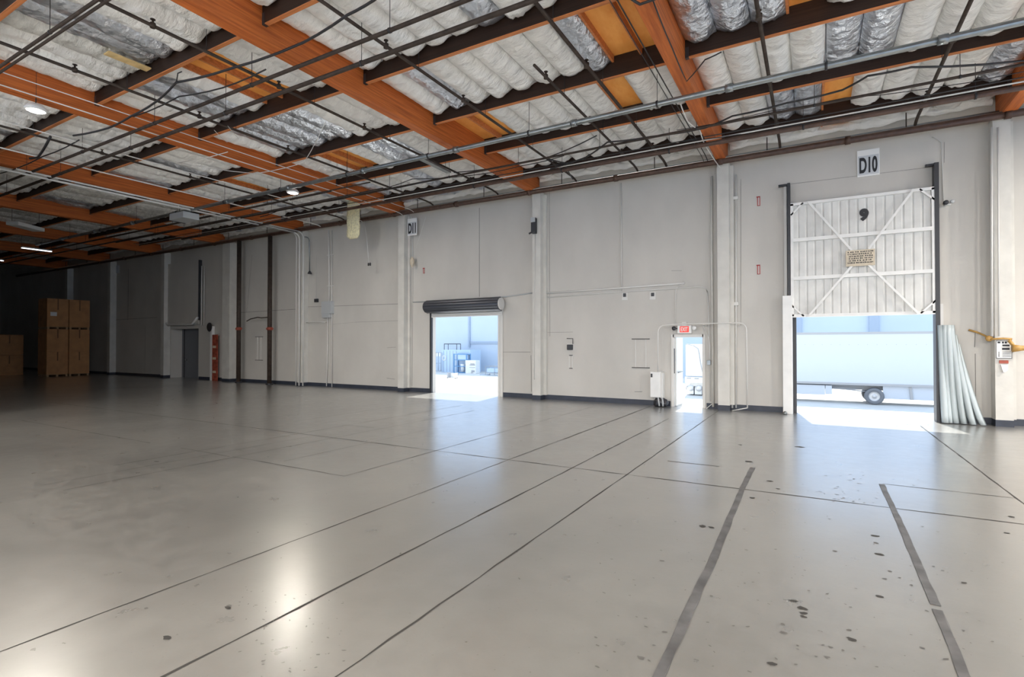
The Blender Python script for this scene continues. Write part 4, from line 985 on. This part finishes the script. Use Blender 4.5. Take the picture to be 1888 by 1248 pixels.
for nm, cy in cols:
    z = 0
    for lev, n, top in (('bottom', 2, h1), ('top', 1, h2)):
        t = thing('pallet', 'wooden pallet at the %s of the %s' % (lev, nm), 'pallet', (XE - .6, cy, z), 'pallets under cartons')
        for k in range(7): MB().box(XE - 1.2 + k * .17, XE - 1.1 + k * .17, cy - dp / 2 + .01, cy + dp / 2 - .01, z + .105, z + .125).build('deck_board', M['pallet'], t)
        for k in (-1, 0, 1): MB().box(XE - 1.2, XE - .02, cy + k * (dp / 2 - .07) - .05, cy + k * (dp / 2 - .07) + .05, z, z + .105).build('runner', M['pallet'], t)
        zz = z + .127; h = (top - zz) / n
        for q in range(n):
            lab = ('%s brown carton on the upper pallet of the %s' % ('large', nm)) if lev == 'top' else '%s brown carton on the floor pallet of the %s' % (('lower', 'upper')[q], nm)
            t = thing('carton', lab, 'carton', (XE - .6, cy, zz), 'brown pallet cartons')
            MB().box(XE - 1.22, XE, cy - dp / 2, cy + dp / 2, zz, zz + h - .004).build('body', M['cardboard'], t, .012)
            MB().box(XE, XE + .004, cy - .03, cy + .03, zz + h * .6, zz + h - .02).build('tape', M['cardedge'], t)
            if lev == 'top' and cy == cols[0][1]: MB().box(XE, XE + .006, cy - dp * .35, cy - dp * .05, zz + h * .38, zz + h * .52).build('label', M['signwhite'], t)
            zz += h
        z = top + .002
for nm, cy in (('dim stack at the left edge, nearer half', 11.4), ('dim stack at the left edge, farther half', 12.75)):
    for q in range(2):
        t = thing('carton', ('lower', 'upper')[q] + ' carton of the ' + nm, 'carton', (-43.6, cy, q * 1.25), 'brown pallet cartons')
        MB().box(-44.3, -43, cy - .66, cy + .66, q * 1.25 + .002 * q, q * 1.25 + 1.24).build('body', M['cardboard'], t, .012)
        MB().box(-43, -42.996, cy - .03, cy + .03, q * 1.25 + .7, q * 1.25 + 1.2).build('tape', M['cardedge'], t)

# ------------------------------------------------------------------ OUTSIDE
GZ = -1.5
struct('ground', MB().box(-90, 70, D + .2, 120, GZ - .3, GZ), M['asphalt'])
struct('foundation_wall', MB().box(-62, 16, D + .05, D + TH - .0, GZ, -.301), M['wall'])
tag(MB().box(pd[0] - .4, pd[1] + 1.2, D + TH + .002, D + 1.9, GZ, -.01).build('concrete_landing', M['asphalt']), 'pale concrete landing outside the open exit door', 'landing')
# building across the yard
BY = onZ(900, 685, GZ).y
t = thing('office_building', 'long pale blue building across the yard', 'building', (-20, BY, GZ))
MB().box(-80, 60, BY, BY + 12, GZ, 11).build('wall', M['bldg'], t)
for x in (onY(1611, 600, BY).x, onY(1470, 600, BY).x): MB().box(x - .35, x + .35, BY - .25, BY, GZ, 11).build('pilaster', M['bldgtrim'], t)
x = onY(866, 600, BY).x; MB().box(x - .12, x + .12, BY - .2, BY, onY(866, 640, BY).z, 11).build('downspout', M['bldgtrim'], t)
z = onY(895, 631, BY).z; MB().box(x + .2, onY(1000, 631, BY).x, BY - .15, BY, z - .18, z + .1).build('ledge', M['bldgtrim'], t)
# trailer
wc = onZ(1612, 746, GZ); TY = wc.y
xl, xr = onY(1340, 700, TY).x, wc.x + 6.5
zb_ = onY(1612, 709, TY).z; zt_ = onY(1612, 612, TY).z
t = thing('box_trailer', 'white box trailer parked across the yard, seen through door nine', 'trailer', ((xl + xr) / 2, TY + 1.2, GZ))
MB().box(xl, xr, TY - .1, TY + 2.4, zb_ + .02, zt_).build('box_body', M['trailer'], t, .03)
MB().box(xl, xr, TY - .12, TY - .1, zt_ - .12, zt_ + .01).build('top_rail', M['chassis'], t)
MB().box(xl, xr, TY - .14, TY - .1, zb_ - .06, zb_ + .06).build('bottom_rail', M['chassis'], t)
rv = MB()
for i in range(34): rv.cyl((xl + .4 + i * .44, 0, zb_ + (zt_ - zb_) * .76), .02, TY - .11, TY - .1, 'Y', 6)
rv.build('rivet_row', M['chassis'], t)
MB().box(xl, xr, TY + .5, TY + 1.8, zb_ - .35, zb_ - .05).build('chassis_beam', M['chassis'], t)
dd = (-EYE + 0)
rw = .47
for dy in (0.0, 2.0):
    w = MB(); c = (wc.x, TY + dy, GZ + rw); w.lathe(c, [(.26, -.02), (.28, -.1), (rw - .04, -.12), (rw, -.06), (rw, .16), (rw - .05, .22), (.0, .22)], 28, axis='Y'); wh = w.build('wheel', M['tyre'], t)
    MB().lathe(c, [(0, -.06), (.07, -.06), (.09, -.02), (.25, .0), (.27, -.06)], 24, axis='Y').build('rim', M['hub'], wh)
MB().cyl((wc.x, 0, GZ + rw), .07, TY, TY + 2, 'Y', 10).build('axle', M['chassis'], t)
# side skirt and underslung boxes
x0, x1 = onY(1628, 720, TY).x, onY(1730, 720, TY).x
MB().box(x0, xr - .2, TY + .02, TY + .06, GZ + .35, zb_ - .05).build('side_skirt', M['trailer'], t)
x = onY(1678, 720, TY).x; MB().bar((x, TY - .02, zb_), (x + .08, TY - .02, GZ + .35), .12, .06).build('skirt_post', M['chassis'], t)
x0, x1 = onY(1470, 720, TY).x, onY(1534, 720, TY).x
MB().box(x0 - .5, x1 - .35, TY - .02, TY + .6, onY(1500, 727, TY).z, zb_ - .12).build('battery_box', M['trailer'], t, .02)
MB().box(x1 - .33, x1, TY - .02, TY + .6, onY(1500, 727, TY).z + .05, zb_ - .12).build('battery_box', M['trailer'], t, .02)
x2 = onY(1598, 720, TY).x; lb = MB(); zz = onY(1570, 717, TY).z
lb.tube([(x1, TY + .1, zz), ((x1 + x2) / 2, TY + .1, zz - .05), (x2, TY + .1, zz - .12)], .035, 6); lb.tube([(x1, TY + .1, zz + .08), (x2, TY + .1, zz - .02)], .02, 6); lb.build('air_line', M['chassis'], t)
# service truck seen through the exit door
FY = onZ(1280, 729, GZ).y
X_ = lambda px: onY(px, 700, FY).x
Z_ = lambda py: onY(1281, py, FY).z
t = thing('service_truck', 'rear of a white box truck seen through the open exit door', 'truck', (X_(1264) + 1.2, FY, GZ))
MB().box(X_(1264), X_(1264) + 2.4, FY, FY + 5, Z_(694), Z_(635)).build('box_body', M['white'], t, .08)
MB().box(X_(1264) - .02, X_(1264) + 2.42, FY - .12, FY + .3, Z_(706), Z_(695)).build('bumper_beam', M['white'], t, .02)
for u in (1267, 1281): MB().box(X_(u), X_(u + 8), FY - .135, FY - .12, Z_(698.5), Z_(696.5)).build('lamp_slot', M['chassis'], t)
MB().box(X_(1264) + .02, X_(1264) + 2.3, FY + .05, FY + 4, Z_(712), Z_(706)).build('chassis_beam', M['white'], t)
for u in (1266, 1281): MB().box(X_(u), X_(u + 13), FY - .05, FY + .05, Z_(727), Z_(712)).build('mud_flap', M['white'], t, .02); MB().box(X_(u) + .02, X_(u + 12), FY - .07, FY - .05, Z_(714), Z_(712)).build('flap_edge', M['chassis'], t)
for u in (1274, 1289):
    c = (X_(u), FY + .5, GZ + .42); MB().lathe(c, [(0, -.1), (.18, -.1), (.24, -.13), (.38, -.13), (.42, -.05), (.42, .2), (0, .2)], 22, axis='Y').build('wheel', M['tyre'], t)
    MB().lathe((X_(u), FY - .16, GZ + .5), [(0, -.02), (.12, -.02), (.2, .02), (.2, .06), (0, .08)], 16, axis='Y').build('round_guard', M['hub'], t)
P = [onY(1265, 634, FY - .1), onY(1279, 637, FY - .1), onY(1287, 643, FY - .1), onY(1289, 652, FY - .1), onY(1292, 672, FY - .1), onY(1297, 692, FY - .1)]
MB().tube(P, .03, 8).build('hose', M['chassis'], t)

# yard objects through the roller door
def yz(px, py, Y): return onY(px, py, Y)
CYD = onZ(830, 688, GZ).y
def ybox(r, Y, d, m, name, label, cat, bev=.02, extra=None):
    a, b = yz(r[0], r[1], Y), yz(r[2], r[3], Y); t = thing(name, label, cat, ((a.x + b.x) / 2, Y + d / 2, GZ))
    MB().box(a.x, b.x, Y, Y + d, max(GZ, b.z), a.z).build('body', M[m], t, bev); return t, a, b
YC = onZ(840, 686.8, GZ).y
t, a, b = ybox((814, 645, 867, 692), YC, 2.3, 'paleblue', 'storage_container', 'pale blue storage container seen through the roller door', 'container'); b.z = GZ
q = yz(819, 660, YC); MB().lathe((q.x, YC, q.z), [(.22, -.02), (.3, -.06), (.34, -.02), (.3, .0)], 20, axis='Y').build('hose_ring', M['white'], t)
for i in range(5): MB().box(a.x + .3 + i * .48, a.x + .36 + i * .48, YC - .03, YC, GZ + .1, a.z - .1).build('rib', M['bldgtrim'], t)
# cage on top
a2, b2 = yz(820, 634, YC + .4), yz(843, 645, YC + .4); zl = a.z + .02
t = thing('wire_cage', 'black wire cage on top of the pale blue container', 'cage', ((a2.x + b2.x) / 2, YC + .7, zl))
for x in (a2.x, b2.x):
    for y in (YC + .3, YC + 1.1): MB().tube([(x, y, zl), (x, y, a2.z)], .04, 6).build('post', M['black'], t)
w = MB()
for i in range(9): x = a2.x + (b2.x - a2.x) * i / 8; w.tube([(x, YC + .3, zl), (x, YC + .3, a2.z)], .012, 4)
for z in (zl + .15, zl + .35, zl + .5): w.tube([(a2.x, YC + .3, z), (b2.x, YC + .3, z)], .012, 4)
w.build('mesh', M['bldgtrim'], t)
for y in (YC + .3, YC + 1.1): MB().tube([(a2.x, y, a2.z), (b2.x, y, a2.z)], .05, 6).build('top_bar', M['black'], t)
# blue rack
YR = YC - .9
a, b = yz(837, 652, YR), yz(860, 688, YR); t = thing('blue_rack', 'blue steel rack with shelves in front of the pale container', 'rack', ((a.x + b.x) / 2, YR + .4, GZ))
for x in (a.x, b.x):
    for y in (YR, YR + .8): MB().box(x - .05, x + .05, y - .05, y + .05, GZ, a.z).build('post', M['blue'], t)
for f in (.02, .35, .68, .97): z = GZ + (a.z - GZ) * f; MB().box(a.x, b.x, YR, YR + .8, z - .04, z + .04).build('shelf', M['blue'], t)
MB().box(a.x + .5, b.x - .15, YR + .1, YR + .6, GZ + (a.z - GZ) * .7, a.z - .1).build('back_panel', M['paleblue'], t)
MB().lathe(((a.x + b.x) / 2 + .1, YR + .4, GZ + .14), [(0, 0), (.2, 0), (.3, .9), (.22, .95), (0, .95)], 16).build('drum', M['white'], t)
# white machine with panel
YM = YC - 1.0
t, a, b = ybox((858, 664, 877, 690), YM, .9, 'white', 'ice_machine', 'white boxy machine with dark markings beside the blue rack', 'machine')
for (u0, u1, v0, v1) in ((.42, .95, .62, .68), (.5, .9, .7, .76), (.6, .9, .12, .25), (.55, .75, .05, .1), (.4, .95, .45, .48)): MB().box(a.x + (b.x - a.x) * u0, a.x + (b.x - a.x) * u1, YM - .03, YM, GZ + (a.z - GZ) * v0, GZ + (a.z - GZ) * v1).build('marking', M['chassis'], t)
# left tall thing
YL = YC - .2
a, b = yz(803, 648, YL), yz(813, 690, YL); t = thing('hand_truck', 'upright grey handling frame at left side of roller door view', 'cart', ((a.x + b.x) / 2, YL, GZ))
for x in (a.x, (a.x + b.x) / 2, b.x): MB().tube([(x, YL, GZ + .1), (x, YL, a.z - .1)], .05, 6).build('upright', M['bldgtrim'], t)
for z in (GZ + .15, GZ + 1.1, a.z - .1): MB().tube([(a.x, YL, z), (b.x, YL, z)], .05, 6).build('crossbar', M['bldgtrim'], t)
MB().box(a.x, b.x, YL + .05, YL + .4, a.z - .6, a.z - .1).build('load', M['white'], t)
# metal cart right
YT = onZ(905, 692, GZ).y
a, b = yz(895, 675, YT), yz(925, 694, YT); t = thing('metal_cart', 'low metal frame cart at right side of roller door view', 'cart', ((a.x + b.x) / 2, YT, GZ))
for x in (a.x, a.x + .55 * (b.x - a.x), b.x):
    for y in (YT, YT + .9): MB().tube([(x, y, GZ + .02), (x, y, a.z)], .03, 6).build('post', M['chassis'], t)
for z in (GZ + .25, a.z):
    for y in (YT, YT + .9): MB().tube([(a.x, y, z), (b.x, y, z)], .03, 6).build('rail', M['chassis'], t)
MB().box(a.x + .1, b.x - .1, YT + .1, YT + .8, GZ + .3, a.z - .25).build('load', M['paleblue'], t, .02)
MB().box(a.x - .9, a.x + .2, YT + .2, YT + .7, GZ + .0, GZ + .06).build('ramp', M['bldgtrim'], t)
# small open crate nearer
YS = onZ(831, 697.5, GZ).y
a, b = yz(824, 687, YS), yz(839, 700, YS); zz0 = GZ
t = thing('small_crate', 'small pale open crate on the yard in front of the container', 'crate', ((a.x + b.x) / 2, YS, GZ))
MB().box(a.x, a.x + .12, YS, YS + .5, zz0, a.z).build('side', M['chassis'], t); MB().box(b.x - .06, b.x, YS, YS + .5, zz0, a.z).build('side', M['white'], t); MB().box(a.x, b.x, YS + .45, YS + .5, zz0, a.z - .05).build('back', M['white'], t); MB().box(a.x, b.x, YS, YS + .5, zz0, zz0 + .05).build('bottom', M['white'], t)

# ------------------------------------------------------------------ LIGHT
w = bpy.data.worlds.new('world'); scn.world = w; w.use_nodes = True
bg = w.node_tree.nodes['Background']
bg.inputs[0].default_value = (.58, .75, 1.0, 1); bg.inputs[1].default_value = 1.42
sd = bpy.data.lights.new('sun', 'SUN'); sd.energy = 7; sd.angle = math.radians(.6); sd.color = (1, .97, .9)
so = bpy.data.objects.new('sun', sd); COL.objects.link(so)
dirv = Vector((.3, -1.85, -2.6)).normalized(); so.rotation_euler = dirv.to_track_quat('-Z', 'Y').to_euler(); so.location = (0, 40, 30)

# ------------------------------------------------------------------ CAMERA
cd = bpy.data.cameras.new('camera'); co = bpy.data.objects.new('camera', cd); COL.objects.link(co)
cd.sensor_width = 36; cd.lens = F * 36 / 1888; cd.clip_end = 400
co.location = (0, 0, EYE); co.rotation_euler = (PI / 2 + PITCH, 0, YAW)
scn.camera = co
vs_ = scn.view_settings; vs_.view_transform = 'Standard'; vs_.look = 'None'; vs_.exposure = .5; vs_.gamma = 1; vs_.use_curve_mapping = False
scn.cycles.use_denoising = True; scn.cycles.max_bounces = 8; scn.cycles.diffuse_bounces = 5; scn.cycles.sample_clamp_indirect = 6
